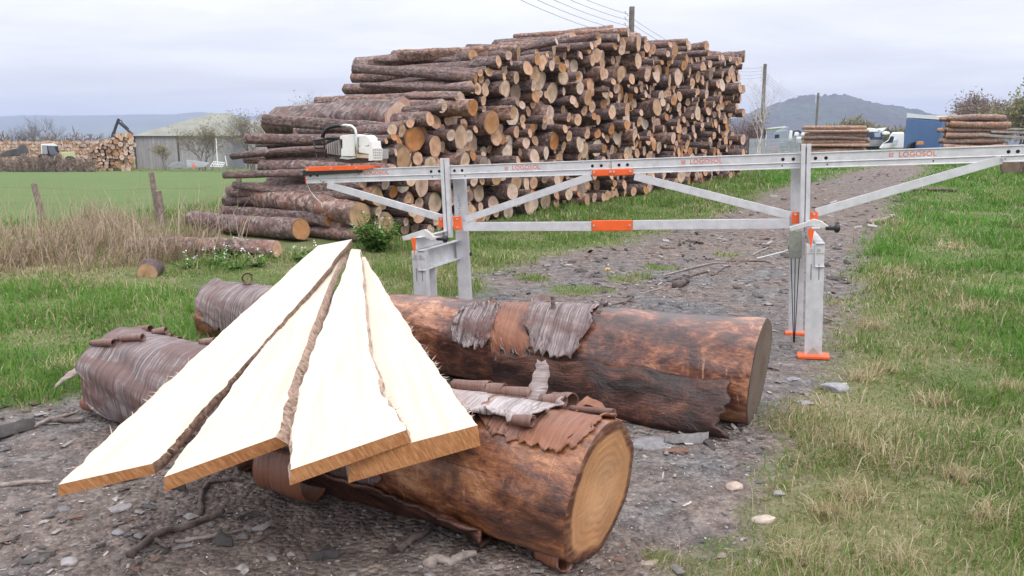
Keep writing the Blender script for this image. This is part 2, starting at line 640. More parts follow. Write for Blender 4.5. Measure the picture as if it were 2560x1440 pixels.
gx = graded(-5000, 5000, 0.0, 0.05, 1.045)
gy = graded(-30, 6000, 4.2, 0.045, 1.04)
X, Y = np.meshgrid(gx, gy)
Z = T(X, Y)
tm, fm, dm = track_mask(X, Y), field_mask(X, Y), dry_mask(X, Y)
nx, ny = len(gx), len(gy)
V = np.stack([X, Y, Z], -1).reshape(-1, 3)
idx = np.arange(nx * ny).reshape(ny, nx)
Q = np.stack([idx[:-1, :-1], idx[:-1, 1:], idx[1:, 1:], idx[1:, :-1]], -1).reshape(-1, 4)
mask = np.stack([tm, dm, fm, np.ones_like(tm)], -1).reshape(-1, 4)
qt = mask[Q][:, :, 0].mean(1)
qf = mask[Q][:, :, 2].mean(1)
cls = np.where(qf > 0.5, 2, np.where(qt > 0.5, 1, 0))
for k, nm in ((0, 'ground'), (1, 'track'), (2, 'field')):
    q = Q[cls == k]
    u, iv = np.unique(q, return_inverse=True)
    o = link(nm, np_mesh(nm, V[u], quads=iv.reshape(-1, 4), mats=GROUND, smooth=True, attrs={'mask': ('FLOAT_COLOR', mask[u])}))
    tag(o, kind='structure')

# ------------------------------------------------------------------ far hills
def mat_hill(name, cols, patch):
    m, nt, b = newmat(name)
    o = objc(nt)
    f = noise(nt, o, 0.006, 6, 0.6, 0.5)
    g = noise(nt, o, 0.06, 5, 0.7)
    c = mixc(nt, 0.5, ramp(nt, f, [(0.38, cols[0]), (0.52, cols[1]), (0.62, patch)]), ramp(nt, g, [(0.3, cols[0]), (0.7, cols[1])]))
    nt.links.new(c, b.inputs['Base Color'])
    b.inputs['Roughness'].default_value = 0.95
    bump(nt, b, g, 1.0, 6.0)
    return m


def hill(name, d, prof, depth, m, seed, rough):
    """ridge whose crest follows (px, py) at distance d; slopes down to the front and the back"""
    pxs = np.array([p[0] for p in prof], float)
    pys = np.array([p[1] for p in prof], float)
    xs = np.linspace(pxs[0], pxs[-1], 620)
    ys = np.interp(xs, pxs, pys)
    cx = (xs - 1280) / FOC * d
    cz = np.array([P(a, b, d)[2] for a, b in zip(xs, ys)])
    tt = np.concatenate([np.linspace(-1, 0, 60), np.linspace(0, 1, 12)[1:]])
    hh = np.where(tt < 0, 0.5 + 0.5 * np.cos(tt * math.pi), 0.5 + 0.5 * np.cos(tt * math.pi)) ** 0.8
    Xh = np.repeat(cx[None], len(tt), 0) * (1 + 0.18 * tt[:, None])
    Yh = d + tt[:, None] * depth + 0 * Xh
    Zh = -3 + (cz[None] + 3) * hh[:, None] + (fbm(Xh * .01, Yh * .01, seed + 5) - 0.5) * 14 * (hh * (1 - hh) * 4)[:, None] + rough * (fbm(Xh * .07, Yh * .07, seed, 3) - 0.5) * hh[:, None]
    n_, k_ = Xh.shape
    id_ = np.arange(n_ * k_).reshape(n_, k_)
    q = np.stack([id_[:-1, :-1], id_[:-1, 1:], id_[1:, 1:], id_[1:, :-1]], -1).reshape(-1, 4)
    o = link(name, np_mesh(name, np.stack([Xh, Yh, Zh], -1).reshape(-1, 3), quads=q, mats=m, smooth=True))
    return tag(o, kind='structure')


WOOD_HILL = mat_hill('wooded_hill', [(.014, .016, .014), (.05, .042, .036)], (.06, .10, .035))
PASTURE = mat_hill('far_ridge', [(.045, .06, .035), (.09, .11, .055)], (.15, .18, .085))
hill('hill', 1500.0, [(1650, 372), (1760, 330), (1840, 292), (1880, 278), (1930, 262), (1965, 250), (2000, 246), (2010, 253), (2040, 247), (2070, 246), (2105, 258), (2130, 266),
                      (2180, 272), (2220, 279), (2250, 290), (2300, 320), (2380, 355), (2480, 372)], 620.0, WOOD_HILL, 3, 16.0)
hill('ridge', 3300.0, [(-900, 330), (-500, 310), (-200, 296), (0, 294), (60, 296), (150, 292), (220, 294), (330, 292), (420, 290), (510, 291), (520, 286), (545, 285), (590, 290),
                       (640, 294), (740, 296), (900, 305), (1200, 330), (1500, 366), (1700, 372)], 1500.0, PASTURE, 9, 6.0)
# ------------------------------------------------------------------ log prototypes (unit length, unit radius)
def log_proto(seed, nseg=14, nring=13, taper=0.12, bend=0.6, lobes=0.07, flat=False):
    r = np.random.default_rng(seed)
    th = np.linspace(0, 2 * math.pi, nseg, endpoint=False)
    xs = np.linspace(0, 1, nring)
    ph = r.uniform(0, 6.28, 4)
    cross = 1 + lobes * np.sin(2 * th + ph[0]) + lobes * 0.7 * np.sin(3 * th + ph[1]) + r.normal(0, 0.03, nseg)
    by, bz = bend * r.uniform(-1, 1), bend * r.uniform(-1, 1)
    V, lc = [], []
    for i, x in enumerate(xs):
        k = (1 - taper * x) * (1 + 0.04 * r.normal())
        o = math.sin(x * math.pi)
        rad = cross * k * (1 + 0.04 * r.normal(size=nseg))
        dx = 0.0
        if i == 0:
            dx = 0.006 * np.cos(th + ph[2])
        V.append(np.stack([x + dx + 0 * th, by * o + rad * np.cos(th), bz * o + rad * np.sin(th)], 1))
    V = np.concatenate(V)
    id_ = np.arange(nseg * nring).reshape(nring, nseg)
    nx_ = np.roll(id_, -1, 1)
    q = np.stack([id_[:-1], nx_[:-1], nx_[1:], id_[1:]], -1).reshape(-1, 4)
    # far cap
    far = len(V)
    V = np.concatenate([V, [[1.0, 0, 0]]])
    tf = np.stack([np.full(nseg, far), id_[-1], nx_[-1]], 1)
    # near cap (its own mesh)
    ring0 = V[:nseg].copy()
    inner = ring0.copy()
    inner[:, 1:] *= 0.55
    inner[:, 0] += 0.002
    capV = np.concatenate([ring0, inner, [[0.002, 0, 0]]])
    a = np.arange(nseg)
    a2 = (a + 1) % nseg
    capQ = np.stack([a2, a, a + nseg, a2 + nseg], 1)
    capT = np.stack([a2 + nseg, a + nseg, np.full(nseg, 2 * nseg)], 1)
    return dict(V=V, Q=q, T=tf, capV=capV, capQ=capQ, capT=capT)


def proto_meshes(p, i, scale_r=0.14, scale_l=3.0):
    lc = p['V'] * np.array([scale_l, scale_r, scale_r]) + i * 3.7
    mi = np.concatenate([np.zeros(len(p['Q'])), np.ones(len(p['T']))])
    body = np_mesh('log', p['V'], p['Q'], p['T'], [BARK, CUT], True, {'lc': ('FLOAT_VECTOR', lc)}, mi)
    clc = p['capV'].copy()
    caps = {}
    for mname, m_ in (('tan', CUT), ('orange', CUT_ORANGE), ('pale', CUT_PALE), ('grey', CUT_GREY), ('green', CUT_GREEN)):
        caps[mname] = np_mesh('cut_end', p['capV'], p['capQ'], p['capT'], [m_], False, {'lc': ('FLOAT_VECTOR', clc)})
    return body, caps


NPRO = 12
PROTO = [log_proto(100 + i, taper=0.05 + 0.02 * (i % 6), bend=[.15, .3, .5, .9, .2, .35][i % 6], lobes=[.06, .04, .10, .05, .17, .07][i % 6]) for i in range(NPRO)]
PMESH = [proto_meshes(p, i) for i, p in enumerate(PROTO)]
PALE_BODY = PMESH[0][0].copy()
PALE_BODY.materials[0] = BARK_PALE
LIGHT = []
for b_, c_ in PMESH:
    k_ = b_.copy()
    k_.materials[0] = BARK_LIGHT
    LIGHT.append(k_)


def log_matrix(E, a, L, r, roll):
    a_, b_, c_ = frame_of(a)
    cr, sr = math.cos(roll), math.sin(roll)
    y = b_ * cr + c_ * sr
    z = -b_ * sr + c_ * cr
    M = np.eye(4)
    M[:3, 0], M[:3, 1], M[:3, 2], M[:3, 3] = a_ * L, y * r, z * r, E
    return M


def place_log(E, a, L, r, pi_, cap='tan', roll=0.0, name='log', label='', group=None, pale=False, light=False):
    o = link(name, PALE_BODY if pale else LIGHT[pi_] if light else PMESH[pi_][0])
    o.matrix_basis = Matrix(log_matrix(E, a, L, r, roll).tolist())
    tag(o, label, 'log', group)
    link('cut_end', PMESH[0 if pale else pi_][1][cap], o)
    return o


# ------------------------------------------------------------------ the tall stack: cross-section packed like a real pile
def prof_top(u):
    return np.interp(u, [-0.3, 0.9, 1.1, 1.45, 2.4, 3.4, 4.1, 4.25, 5.5, 7.5, 8.9, 10, 12, 14, 15.0, 15.7, 16.2],
                     [0.20, 0.35, 0.80, 1.50, 2.00, 2.55, 2.98, 2.92, 3.12, 3.55, 3.90, 3.84, 3.86, 3.90, 3.85, 3.7, 3.4])


def pack_stack():
    r_ = np.random.default_rng(5)
    ul = np.linspace(1.0, 15.9, 260)
    gz = T(SP0[0] + SD[0] * ul, SP0[1] + SD[1] * ul, False)
    cu, cv, cr = [], [], []
    fails = 0
    while fails < 90 and len(cu) < 1500:
        r = float(np.clip(r_.lognormal(math.log(0.091), 0.30), 0.05, 0.21))
        u = ul + r_.uniform(-0.03, 0.03)
        if len(cu) % 5 == 0:
            r = min(r * 1.45, .20)
        g = np.interp(u, ul, gz)
        v = g + r
        if cu:
            A, B, C = np.array(cu), np.array(cv), np.array(cr)
            du = np.abs(u[:, None] - A[None])
            s = (C + r)[None] * 0.985
            hh = np.where(du < s, B[None] + np.sqrt(np.maximum(s * s - du * du, 0)), -9)
            v = np.maximum(v, hh.max(1))
        lim = prof_top(u) + r_.normal(0, 0.05)
        ok = (v + r <= lim)
        if not ok.any():
            fails += 1
            continue
        cost = np.where(ok, (v - g) + r_.uniform(0, 0.10, len(u)), 99)
        k = int(np.argmin(cost))
        cu.append(u[k])
        cv.append(v[k])
        cr.append(r)
    return np.array(cu), np.array(cv), np.array(cr)


SU, SV, SR = pack_stack()
AX = np.array([-SN[0], -SN[1], 0.0])             # logs run away from their cut ends, to the back left
stack = []
r_ = np.random.default_rng(11)
for k in range(len(SU)):
    u, v, r = SU[k], SV[k], SR[k]
    topness = np.clip((prof_top(u) - v) / 0.6, 0, 1)
    prot = float(np.clip(r_.normal(0, 0.17), -0.35, 0.45)) + (0.2 if r_.uniform() < 0.05 else 0)
    L = float(r_.uniform(2.5, 3.0))
    yaw = r_.normal(0, 0.05 + 0.07 * (1 - topness))
    pit = r_.normal(0, 0.022 + 0.03 * (1 - topness))
    a = np.array([AX[0] * math.cos(yaw) - AX[1] * math.sin(yaw), AX[0] * math.sin(yaw) + AX[1] * math.cos(yaw), pit])
    E = np.array([SP0[0] + SD[0] * u + SN[0] * prot, SP0[1] + SD[1] * u + SN[1] * prot, v])
    c = np.linalg.norm(E - np.array([0, 0, CAMZ]))
    stack.append((r / c, E, unit(a), L, r, int(r_.integers(NPRO)), r_.choice(['tan', 'tan', 'tan', 'tan', 'pale', 'pale', 'pale', 'orange', 'orange', 'tan', 'tan', 'pale', 'pale', 'orange', 'tan', 'tan', 'grey']), r_.uniform(0, 6.28)))
stack.sort(key=lambda s: -s[0])
NSTACK = 225
GRP = 'logs of the tall stack'


def nearest(px, py, lim=NSTACK):
    best, bi = 1e9, 0
    for i, s in enumerate(stack[:lim]):
        q = s[1] - np.array([0, 0, CAMZ])
        d = q[1] * CT - q[2] * ST
        up = q[1] * ST + q[2] * CT
        e = (1280 + FOC * q[0] / d - px) ** 2 + (720 - FOC * up / d - py) ** 2
        if e < best:
            best, bi = e, i
    return bi


g1, g2 = nearest(1020, 470), nearest(1205, 375)
for i, (sz, E, a, L, r, pi_, cap, roll) in enumerate(stack[:NSTACK]):
    q = E - np.array([0, 0, CAMZ])
    ppx = 1280 + FOC * q[0] / (q[1] * CT - q[2] * ST)
    rel = (E[2] - float(T(E[0], E[1], False))) / 3.6
    zone = 'near sloping end' if ppx < 1240 else 'middle' if ppx < 1540 else 'far end'
    row = 'lower' if rel < .35 else 'mid-height' if rel < .7 else 'upper'
    lab = '%s log with %s sawn end, %s rows, %s of the tall stack' % ('thick' if r > .155 else 'medium' if r > .105 else 'thin', {'tan': 'tan', 'pale': 'pale', 'orange': 'orange-brown', 'grey': 'grey'}[cap], row, zone)
    grp = GRP
    if i == g1:
        cap, lab, grp = 'green', 'stacked log with green paint mark, just under the sawmill rail end', GRP
    elif i == g2:
        cap, lab, grp = 'green', 'stacked log with green paint mark, above the sawmill rail beside the chainsaw', GRP
    place_log(E, a, L, r, pi_, cap, roll, 'log', lab, grp)

# the rest of the stack, beyond the 225 that show largest: one mass
VV, QQ, TT_, MI, LC = [], [], [], [], []
mq, mt = [], []
off = 0
for (sz, E, a, L, r, pi_, cap, roll) in stack[NSTACK:]:
    p = PROTO[pi_]
    M = log_matrix(E, a, L, r, roll)
    A = np.concatenate([p['V'], p['capV']])
    W = A @ M[:3, :3].T + M[:3, 3]
    k = len(p['V'])
    lcs = np.concatenate([p['V'] * np.array([3, .14, .14]) + r_.uniform(0, 50, 3), p['capV'] + np.array([0, 0, 0])])
    VV.append(W)
    LC.append(lcs)
    QQ += [p['Q'] + off, p['capQ'] + off + k]
    ci = {'tan': 1, 'pale': 2, 'orange': 3, 'grey': 4}[cap]
    mq += [np.zeros(len(p['Q'])), np.full(len(p['capQ']), ci)]
    TT_ += [p['T'] + off, p['capT'] + off + k]
    mt += [np.full(len(p['T']), 1), np.full(len(p['capT']), ci)]
    off += len(A)
me = np_mesh('stacked_logs', np.concatenate(VV), np.concatenate(QQ), np.concatenate(TT_), [BARK, CUT, CUT_PALE, CUT_ORANGE, CUT_GREY], False,
             {'lc': ('FLOAT_VECTOR', np.concatenate(LC))}, np.concatenate(mq + mt))
tag(link('stacked_logs', me), 'mass of smaller and farther logs filling the tall stack', 'log stack', kind='stuff')

# logs that stand out on and around the stack
def hero(px, py, d, rpx, L, label, cap='tan', pi_=0, yaw=0.0, pit=0.0, roll=0.0, pale=False):
    E = P(px, py, d)
    a = np.array([AX[0] * math.cos(yaw) - AX[1] * math.sin(yaw), AX[0] * math.sin(yaw) + AX[1] * math.cos(yaw), pit])
    return place_log(E, a, L, rpx * d / FOC, pi_, cap, roll, 'log', label, None, pale)


hero(753, 574, 11.75, 28, 2.7, 'thick dark red log with orange sawn end, lowest at the near foot of the stack', 'orange', 1)
hero(824, 549, 11.9, 16, 2.6, 'thin log end beside the thick orange-ended log at the stack foot', 'orange', 4)
hero(862, 567, 11.9, 19, 2.6, 'short dark log end next to the green leafy plant', 'tan', 0)
hero(832, 512, 11.9, 19, 2.6, 'crooked pinkish log lying over the thick orange-ended log', 'pale', 3, 0.0, -0.015, 2.0)
hero(905, 500, 12.4, 28, 2.9, 'big log end below the left brace of the sawmill', 'tan', 2)
place_log(P(693, 623, 10.25), np.array([-.99, .13, .005]), 2.05, 23 * 10.25 / FOC, 5, 'tan', 1.0, 'log', 'long fallen log with tan end among the white-flowered weeds')
hero(996, 292, 12.6, 40, 3.1, 'biggest butt log with flared pale end, above the chainsaw', 'pale', 4, 0, -0.01, 1.0)
hero(1226, 142, 14.1, 22, 3.1, 'rough bark log topping the near slope of the stack', 'orange', 7, 0.08, 0.0)
hero(1506, 142, 16.7, 14, 3.2, 'bare peeled pole lying along the upper side of the stack', 'pale', 0, 0.04, 0.0, pale=True)
hero(1562, 98, 17.9, 23, 3.2, 'orange-ended log lying highest on the stack, under the power pole', 'orange', 2, 0.03, 0.0)
hero(1862, 142, 22.6, 14, 2.6, 'single log poking out of the far top corner of the stack', 'tan', 0, 0.25, -0.07)
hero(1862, 222, 23.2, 9, 2.4, 'thin log jutting from the far end of the stack at mid height', 'tan', 1, 0.2, 0.0)
hero(1070, 505, 13.0, 24, 2.9, 'oval sawn log end between the sawmill brace and post', 'tan', 1)
# loose logs left askew along the top
r6 = np.random.default_rng(77)
for k in range(15):
    u = 3.6 + 12.0 * (k + r6.uniform(0, .8)) / 15
    rr = r6.uniform(.06, .13)
    pr = r6.uniform(-.7, .45)
    yaw, pit = r6.normal(0, .2), r6.normal(0, .05)
    a = np.array([AX[0] * math.cos(yaw) - AX[1] * math.sin(yaw), AX[0] * math.sin(yaw) + AX[1] * math.cos(yaw), pit])
    E = np.array([SP0[0] + SD[0] * u + SN[0] * pr, SP0[1] + SD[1] * u + SN[1] * pr, float(prof_top(u)) + rr * .75 - pit * 1.3])
    place_log(E, a, r6.uniform(1.9, 2.9), rr, int(r6.choice([3, 9, 2, 4, 8])), r6.choice(['tan', 'pale', 'orange']), r6.uniform(0, 6), 'log', 'loose log lying askew along the very top of the tall stack', 'loose logs on top of the tall stack')

# stump off-cut in the grass
E = P(368, 683, 8.85)
place_log(E, np.array([-.15, .98, .05]), 0.34, 0.11, 2, 'orange', 0, 'log', 'short orange off-cut of log in the grass by the dead stalks', None)
# small grey log on the right verge and the dark log at the frame edge
E = G(2392, 480)
place_log(E + np.array([0, 0, .05]), np.array([-1, 0.08, 0]), 1.0, 0.05, 3, 'grey', 0, 'log', 'thin weathered grey log lying in the grass beside the track')
E = G(2525, 440)
place_log(E + np.array([0, 0, .28]), np.array([0.9, 0.42, 0]), 1.6, 0.30, 4, 'grey', 1, 'log', 'thick dark log in the grass under the far end of the sawmill rail')

# side-on stacks by the lorry yard
def side_stack(cx, base_py, d, rows, rad, L, yawdeg, labels, grp, seed, cols=3):
    r2 = np.random.default_rng(seed)
    c = P(cx, base_py, d)
    a = np.array([math.cos(R_(yawdeg)), math.sin(R_(yawdeg)), 0])
    back = np.array([-a[1], a[0], 0])
    z = c[2]
    for j in range(rows):
        n_ = max(1, cols - (j // 3))
        for i in range(n_):
            rr = rad * r2.uniform(.8, 1.2)
            E = c + a * (-L / 2 + r2.uniform(-.12, .12)) + back * (i * rad * 2.0 + (j % 2) * rad) + np.array([0, 0, rad + j * rad * 1.78])
            dd = a + np.array([0, r2.normal(0, .03), r2.normal(0, .018)])
            place_log(E + dd * L, -dd, L * r2.uniform(.93, 1.06), rr, int(r2.integers(NPRO)), 'orange' if r2.uniform() < .5 else 'tan', r2.uniform(0, 6), 'log', labels, grp, light=True)


side_stack(2086, 386, 36.0, 8, 0.088, 2.75, -6, 'pinkish brown log in the low stack behind the mill post', 'logs of the low stack by the yard fence', 5, 3)
side_stack(2436, 374, 31.0, 6, 0.118, 2.2, -4, 'log of the stack beside the blue trailer', 'logs of the stack beside the blue trailer', 6, 3)
# ------------------------------------------------------------------ foreground logs
def mat_debarked(name, cols, seed, wet=0.75):
    m, nt, b = newmat(name)
    v = nd(nt, 'ShaderNodeVectorMath', {0: attr(nt, 'lc'), 1: (seed, 0, 0)}, operation='ADD').outputs[0]
    f1 = noise(nt, vscale(nt, v, (5.0, 8.0, 8.0)), 1.0, 8, 0.66, 0.6)
    f2 = noise(nt, vscale(nt, v, (1.7, 3.2, 3.2)), 1.0, 4, 0.55, 0.8)
    f3 = noise(nt, vscale(nt, v, (22, 48, 48)), 1.0, 6, 0.7, 0.5)
    f4 = noise(nt, vscale(nt, v, (46, 5, 5)), 1.0, 5, 0.6, 0.5)
    fac = mth(nt, 'ADD', mth(nt, 'MULTIPLY', f1, 0.62), mth(nt, 'MULTIPLY', f2, 0.38))
    fac = mth(nt, 'ADD', fac, mth(nt, 'MULTIPLY', mth(nt, 'SUBTRACT', f3, 0.5), 0.30))
    c = ramp(nt, fac, [(0.36, cols[0]), (0.44, cols[1]), (0.51, cols[2]), (0.57, cols[3]), (0.66, cols[4])])
    # pale scrape marks that run round the stem, kept to patches
    scr = mth(nt, 'MULTIPLY', ramp(nt, f4, [(0.60, (0, 0, 0)), (0.68, (1, 1, 1))]), ramp(nt, f2, [(0.50, (0, 0, 0)), (0.60, (1, 1, 1))]))
    c = mixc(nt, mth(nt, 'MULTIPLY', scr, 0.65), c, cols[4])
    crk = noise(nt, vscale(nt, v, (2.5, 34, 34)), 1.0, 6, 0.7, 1.0)
    c = mixc(nt, ramp(nt, crk, [(0.30, (.8, .8, .8)), (0.36, (0, 0, 0))]), c, cols[0])
    nt.links.new(c, b.inputs['Base Color'])
    nt.links.new(ramp(nt, f1, [(0.3, (.28, .28, .28)), (0.7, (.5, .5, .5))]), b.inputs['Roughness'])
    b.inputs['Specular IOR Level'].default_value = 0.5
    b.inputs['Coat Weight'].default_value = wet
    b.inputs['Coat Roughness'].default_value = 0.2
    bump(nt, b, mth(nt, 'ADD', mth(nt, 'ADD', f1, mth(nt, 'MULTIPLY', f3, 0.35)), mth(nt, 'ADD', mth(nt, 'MULTIPLY', f4, 0.3), mth(nt, 'MULTIPLY', crk, 0.4))), 0.7, 0.02)
    return m


def mat_cherry(name, cols, rough=0.55):
    """papery bark with lenticel lines that run round the stem"""
    m, nt, b = newmat(name)
    v = attr(nt, 'lc')
    l1 = noise(nt, vscale(nt, v, (85, 2.6, 2.6)), 1.0, 5, 0.65, 0.7)
    l2 = noise(nt, vscale(nt, v, (190, 12, 12)), 1.0, 3, 0.6, 0.3)
    big = noise(nt, vscale(nt, v, (3.0, 5, 5)), 1.0, 5, 0.6, 0.6)
    c = ramp(nt, l1, [(0.28, cols[0]), (0.42, cols[1]), (0.56, cols[2]), (0.72, cols[3])])
    c = mixc(nt, ramp(nt, l2, [(0.36, (.75, .75, .75)), (0.44, (0, 0, 0))]), c, cols[0])
    c = mixc(nt, ramp(nt, big, [(0.44, (0, 0, 0)), (0.56, (.9, .9, .9))]), c, mixc(nt, 0.8, c, cols[4]))
    nt.links.new(c, b.inputs['Base Color'])
    b.inputs['Roughness'].default_value = rough
    bump(nt, b, mth(nt, 'ADD', mth(nt, 'MULTIPLY', l1, 0.6), big), 0.55, 0.012)
    return m


DEBARK_B = mat_debarked('debarked_wet_wood', [(.015, .006, .005), (.06, .019, .012), (.155, .052, .030), (.32, .125, .058), (.54, .29, .16)], 0)
DEBARK_C = mat_debarked('debarked_tan_wood', [(.022, .008, .005), (.09, .030, .015), (.22, .078, .033), (.38, .158, .066), (.58, .33, .19)], 4)
CHERRY = mat_cherry('cherry_bark', [(.045, .03, .03), (.125, .09, .088), (.25, .20, .198), (.44, .39, .385), (.12, .055, .046)])
CHERRY_PALE = mat_cherry('silvery_bark', [(.10, .075, .075), (.31, .265, .265), (.47, .42, .415), (.58, .53, .525), (.30, .21, .19)])
INNER = mat_cherry('inner_bark', [(.07, .03, .022), (.16, .07, .048), (.24, .12, .085), (.36, .22, .17), (.26, .10, .05)], 0.5)
INNER_DARK = mat_debarked('wet_inner_bark', [(.010, .004, .003), (.026, .009, .006), (.055, .018, .011), (.10, .036, .02), (.19, .08, .045)], 9, 0.12)
CURLM = mat_cherry('bark_curl_brown', [(.10, .055, .045), (.17, .10, .082), (.22, .135, .112), (.28, .185, .16), (.15, .07, .05)], 0.5)
END_C = mat_cut('heartwood_end', (.53, .275, .135), (.47, .22, .095), (.085, .025, .013), ring=0.02, rim=0.82)
END_B = mat_cut('grey_end', (.13, .085, .065), (.145, .095, .075), (.06, .032, .024), ring=0.05)


class BigLog:
    def __init__(self, name, label, A, B, RA, RB, seed, mat, cap, slant=0.0, nx=110, na=72, group=None, lump=0.05):
        A, B = np.asarray(A, float), np.asarray(B, float)
        self.L = np.linalg.norm(B - A)
        ax = (B - A) / self.L
        up = unit(np.array([0, 0, 1.0]) - ax * ax[2])
        back = np.cross(up, ax)
        self.RA, self.RB, self.seed, self.slant, self.lump = RA, RB, seed, slant, lump
        M = np.eye(4)
        M[:3, 0], M[:3, 1], M[:3, 2], M[:3, 3] = ax, back, up, A
        self.M = M
        xs = np.linspace(0, 1, nx)
        an = np.linspace(0, 2 * math.pi, na, endpoint=False)
        XX, AA = np.meshgrid(xs, an, indexing='ij')
        V = self.pt(XX * self.L, AA).reshape(-1, 3)
        id_ = np.arange(nx * na).reshape(nx, na)
        n2 = np.roll(id_, -1, 1)
        q = np.stack([id_[:-1], id_[1:], n2[1:], n2[:-1]], -1).reshape(-1, 4)
        self.o = link(name, np_mesh(name, V, quads=q, mats=mat, smooth=True, attrs={'lc': ('FLOAT_VECTOR', V)}))
        self.o.matrix_basis = Matrix(M.tolist())
        tag(self.o, label, 'log', group)
        for end, nm, mm in ((1, 'cut_end', cap), (0, 'cut_end', CUT_GREY)):
            rings = [1.0, 0.985, 0.9, 0.7, 0.45, 0.2]
            xe = self.L if end else 0.0
            Vc, lc = [], []
            edge = self.pt(np.full(na, xe), an)
            ctr = edge.mean(0)
            for k, f in enumerate(rings):
                w = ctr + (edge - ctr) * f
                w[:, 0] += (0.004 if end else -0.004) * (k > 0)
                Vc.append(w)
                lc.append(np.stack([0 * an, -np.sin(an) * f, np.cos(an) * f], 1))
            Vc.append(ctr[None])
            lc.append(np.zeros((1, 3)))
            Vc, lc = np.concatenate(Vc), np.concatenate(lc)
            i2 = np.arange(len(rings) * na).reshape(len(rings), na)
            n3 = np.roll(i2, -1, 1)
            cq = np.stack([i2[:-1], n3[:-1], n3[1:], i2[1:]], -1).reshape(-1, 4)
            ctq = np.stack([i2[-1], n3[-1], np.full(na, len(Vc) - 1)], 1)
            if not end:
                cq, ctq = cq[:, ::-1], ctq[:, ::-1]
            link(nm, np_mesh(nm, Vc, cq, ctq, mm, True, {'lc': ('FLOAT_VECTOR', lc)}), self.o)

    def R(self, x, a):
        x, a = np.asarray(x, float), np.asarray(a, float)
        base = self.RA + (self.RB - self.RA) * x / self.L
        n1 = vn(x * 1.6 + 2.2 * np.cos(a) + 10, 2.2 * np.sin(a) + x * .5 + 10, self.seed)
        n2 = vn(x * 5 + 4 * np.cos(a) + 20, 5 * np.sin(a) + 20, self.seed + 3)
        n3 = vn(x * 16 + 9 * np.cos(a) + 40, 11 * np.sin(a) + 40, self.seed + 5)
        return base * (1 + self.lump * 1.6 * (n1 - .5) + self.lump * .55 * (n2 - .5) + self.lump * .22 * (n3 - .5))

    def pt(self, x, a, off=0.0):
        r = self.R(x, a) + off
        z = r * np.cos(a)
        xx = np.asarray(x, float) + self.slant * z * sstep(self.L * .6, self.L, x)
        return np.stack([xx, -r * np.sin(a), z], -1)

    def patch(self, name, x0, x1, a0, a1, off, mat, seed, rag=0.05, lift=0.03, nx=60, na=40, label=None, thick=0.006):
        """sheet of bark on the stem: ragged outline, edges lifting away"""
        a0, a1 = R_(a0), R_(a1)
        s, t = np.meshgrid(np.linspace(0, 1, nx), np.linspace(0, 1, na), indexing='ij')
        am = (a0 + a1) / 2
        rx = rag
        ra = rag / self.RA
        e0 = x0 + (x1 - x0) * .10 * np.abs(2 * t - 1) ** 5 + rx * 2 * (fbm(t * 12, t * 0 + seed, seed, 5) - .5)
        e1 = x1 - (x1 - x0) * .10 * np.abs(2 * t - 1) ** 5 + rx * 2 * (fbm(t * 12 + 9, t * 0 + seed, seed + 1, 5) - .5)
        b0 = a0 + (a1 - a0) * .10 * np.abs(2 * s - 1) ** 5 + ra * 2 * (fbm(s * 15, s * 0 + seed, seed + 2, 5) - .5)
        b1 = a1 - (a1 - a0) * .10 * np.abs(2 * s - 1) ** 5 + ra * 2 * (fbm(s * 15 + 5, s * 0 + seed, seed + 3, 5) - .5)
        x = e0 + (e1 - e0) * s
        a = b0 + (b1 - b0) * t
        ed = np.maximum(np.abs(s * 2 - 1) ** 14, np.abs(t * 2 - 1) ** 8)
        wob = (fbm(s * 6 + 3, t * 6, seed + 4, 3) - .35)
        o_ = off + lift * ed * np.maximum(wob, 0) * 2 + 0.006 * (fbm(s * 14, t * 14, seed + 6, 2) - .5)
        x = np.clip(x, 0.004, self.L - 0.004)
        V = self.pt(x, a, o_).reshape(-1, 3)
        id_ = np.arange(nx * na).reshape(nx, na)
        q = np.stack([id_[:-1, :-1], id_[1:, :-1], id_[1:, 1:], id_[:-1, 1:]], -1).reshape(-1, 4)
        o = link(name, np_mesh(name, V, quads=q, mats=mat, smooth=True, attrs={'lc': ('FLOAT_VECTOR', V + seed * .37)}), self.o)
        md = o.modifiers.new('thickness', 'SOLIDIFY')
        md.thickness = thick
        md.offset = 0
        if label:
            o['label'] = label
        return o

    def world(self, x, a, off=0.0):
        p = self.pt(np.array([x]), np.array([R_(a)]), off)[0]
        return self.M[:3, :3] @ p + self.M[:3, 3]


def curl(parent, c, axis, r, L, turns, seed, mat=None, name='bark_curl', flare=0.25, phase=0.0):
    """rolled-up strip of papery bark, world position c"""
    a, b, d = frame_of(axis)
    rr = np.random.default_rng(seed)
    n1, n2 = 26, 9
    V = []
    for i in range(n2):
        s = i / (n2 - 1) - .5
        for j in range(n1):
            t = j / (n1 - 1)
            an = phase + turns * 2 * math.pi * t
            rad = r * (1.0 - 0.38 * t) * (1 + flare * s) * (1 + 0.05 * math.sin(7 * s + 3 * t + seed))
            ex = L * (s + 0.06 * math.sin(9 * t + seed) * abs(s))
            V.append(np.asarray(c) + a * ex + b * rad * math.cos(an) + d * rad * math.sin(an))
    id_ = np.arange(n1 * n2).reshape(n2, n1)
    q = np.stack([id_[:-1, :-1], id_[:-1, 1:], id_[1:, 1:], id_[1:, :-1]], -1).reshape(-1, 4)
    V = np.array(V)
    o = link(name, np_mesh(name, V, quads=q, mats=mat or CURLM, smooth=True, attrs={'lc': ('FLOAT_VECTOR', V)}))
    md = o.modifiers.new('thickness', 'SOLIDIFY')
    md.thickness = 0.0035
    if parent is not None:
        keep(o, parent)
    return o


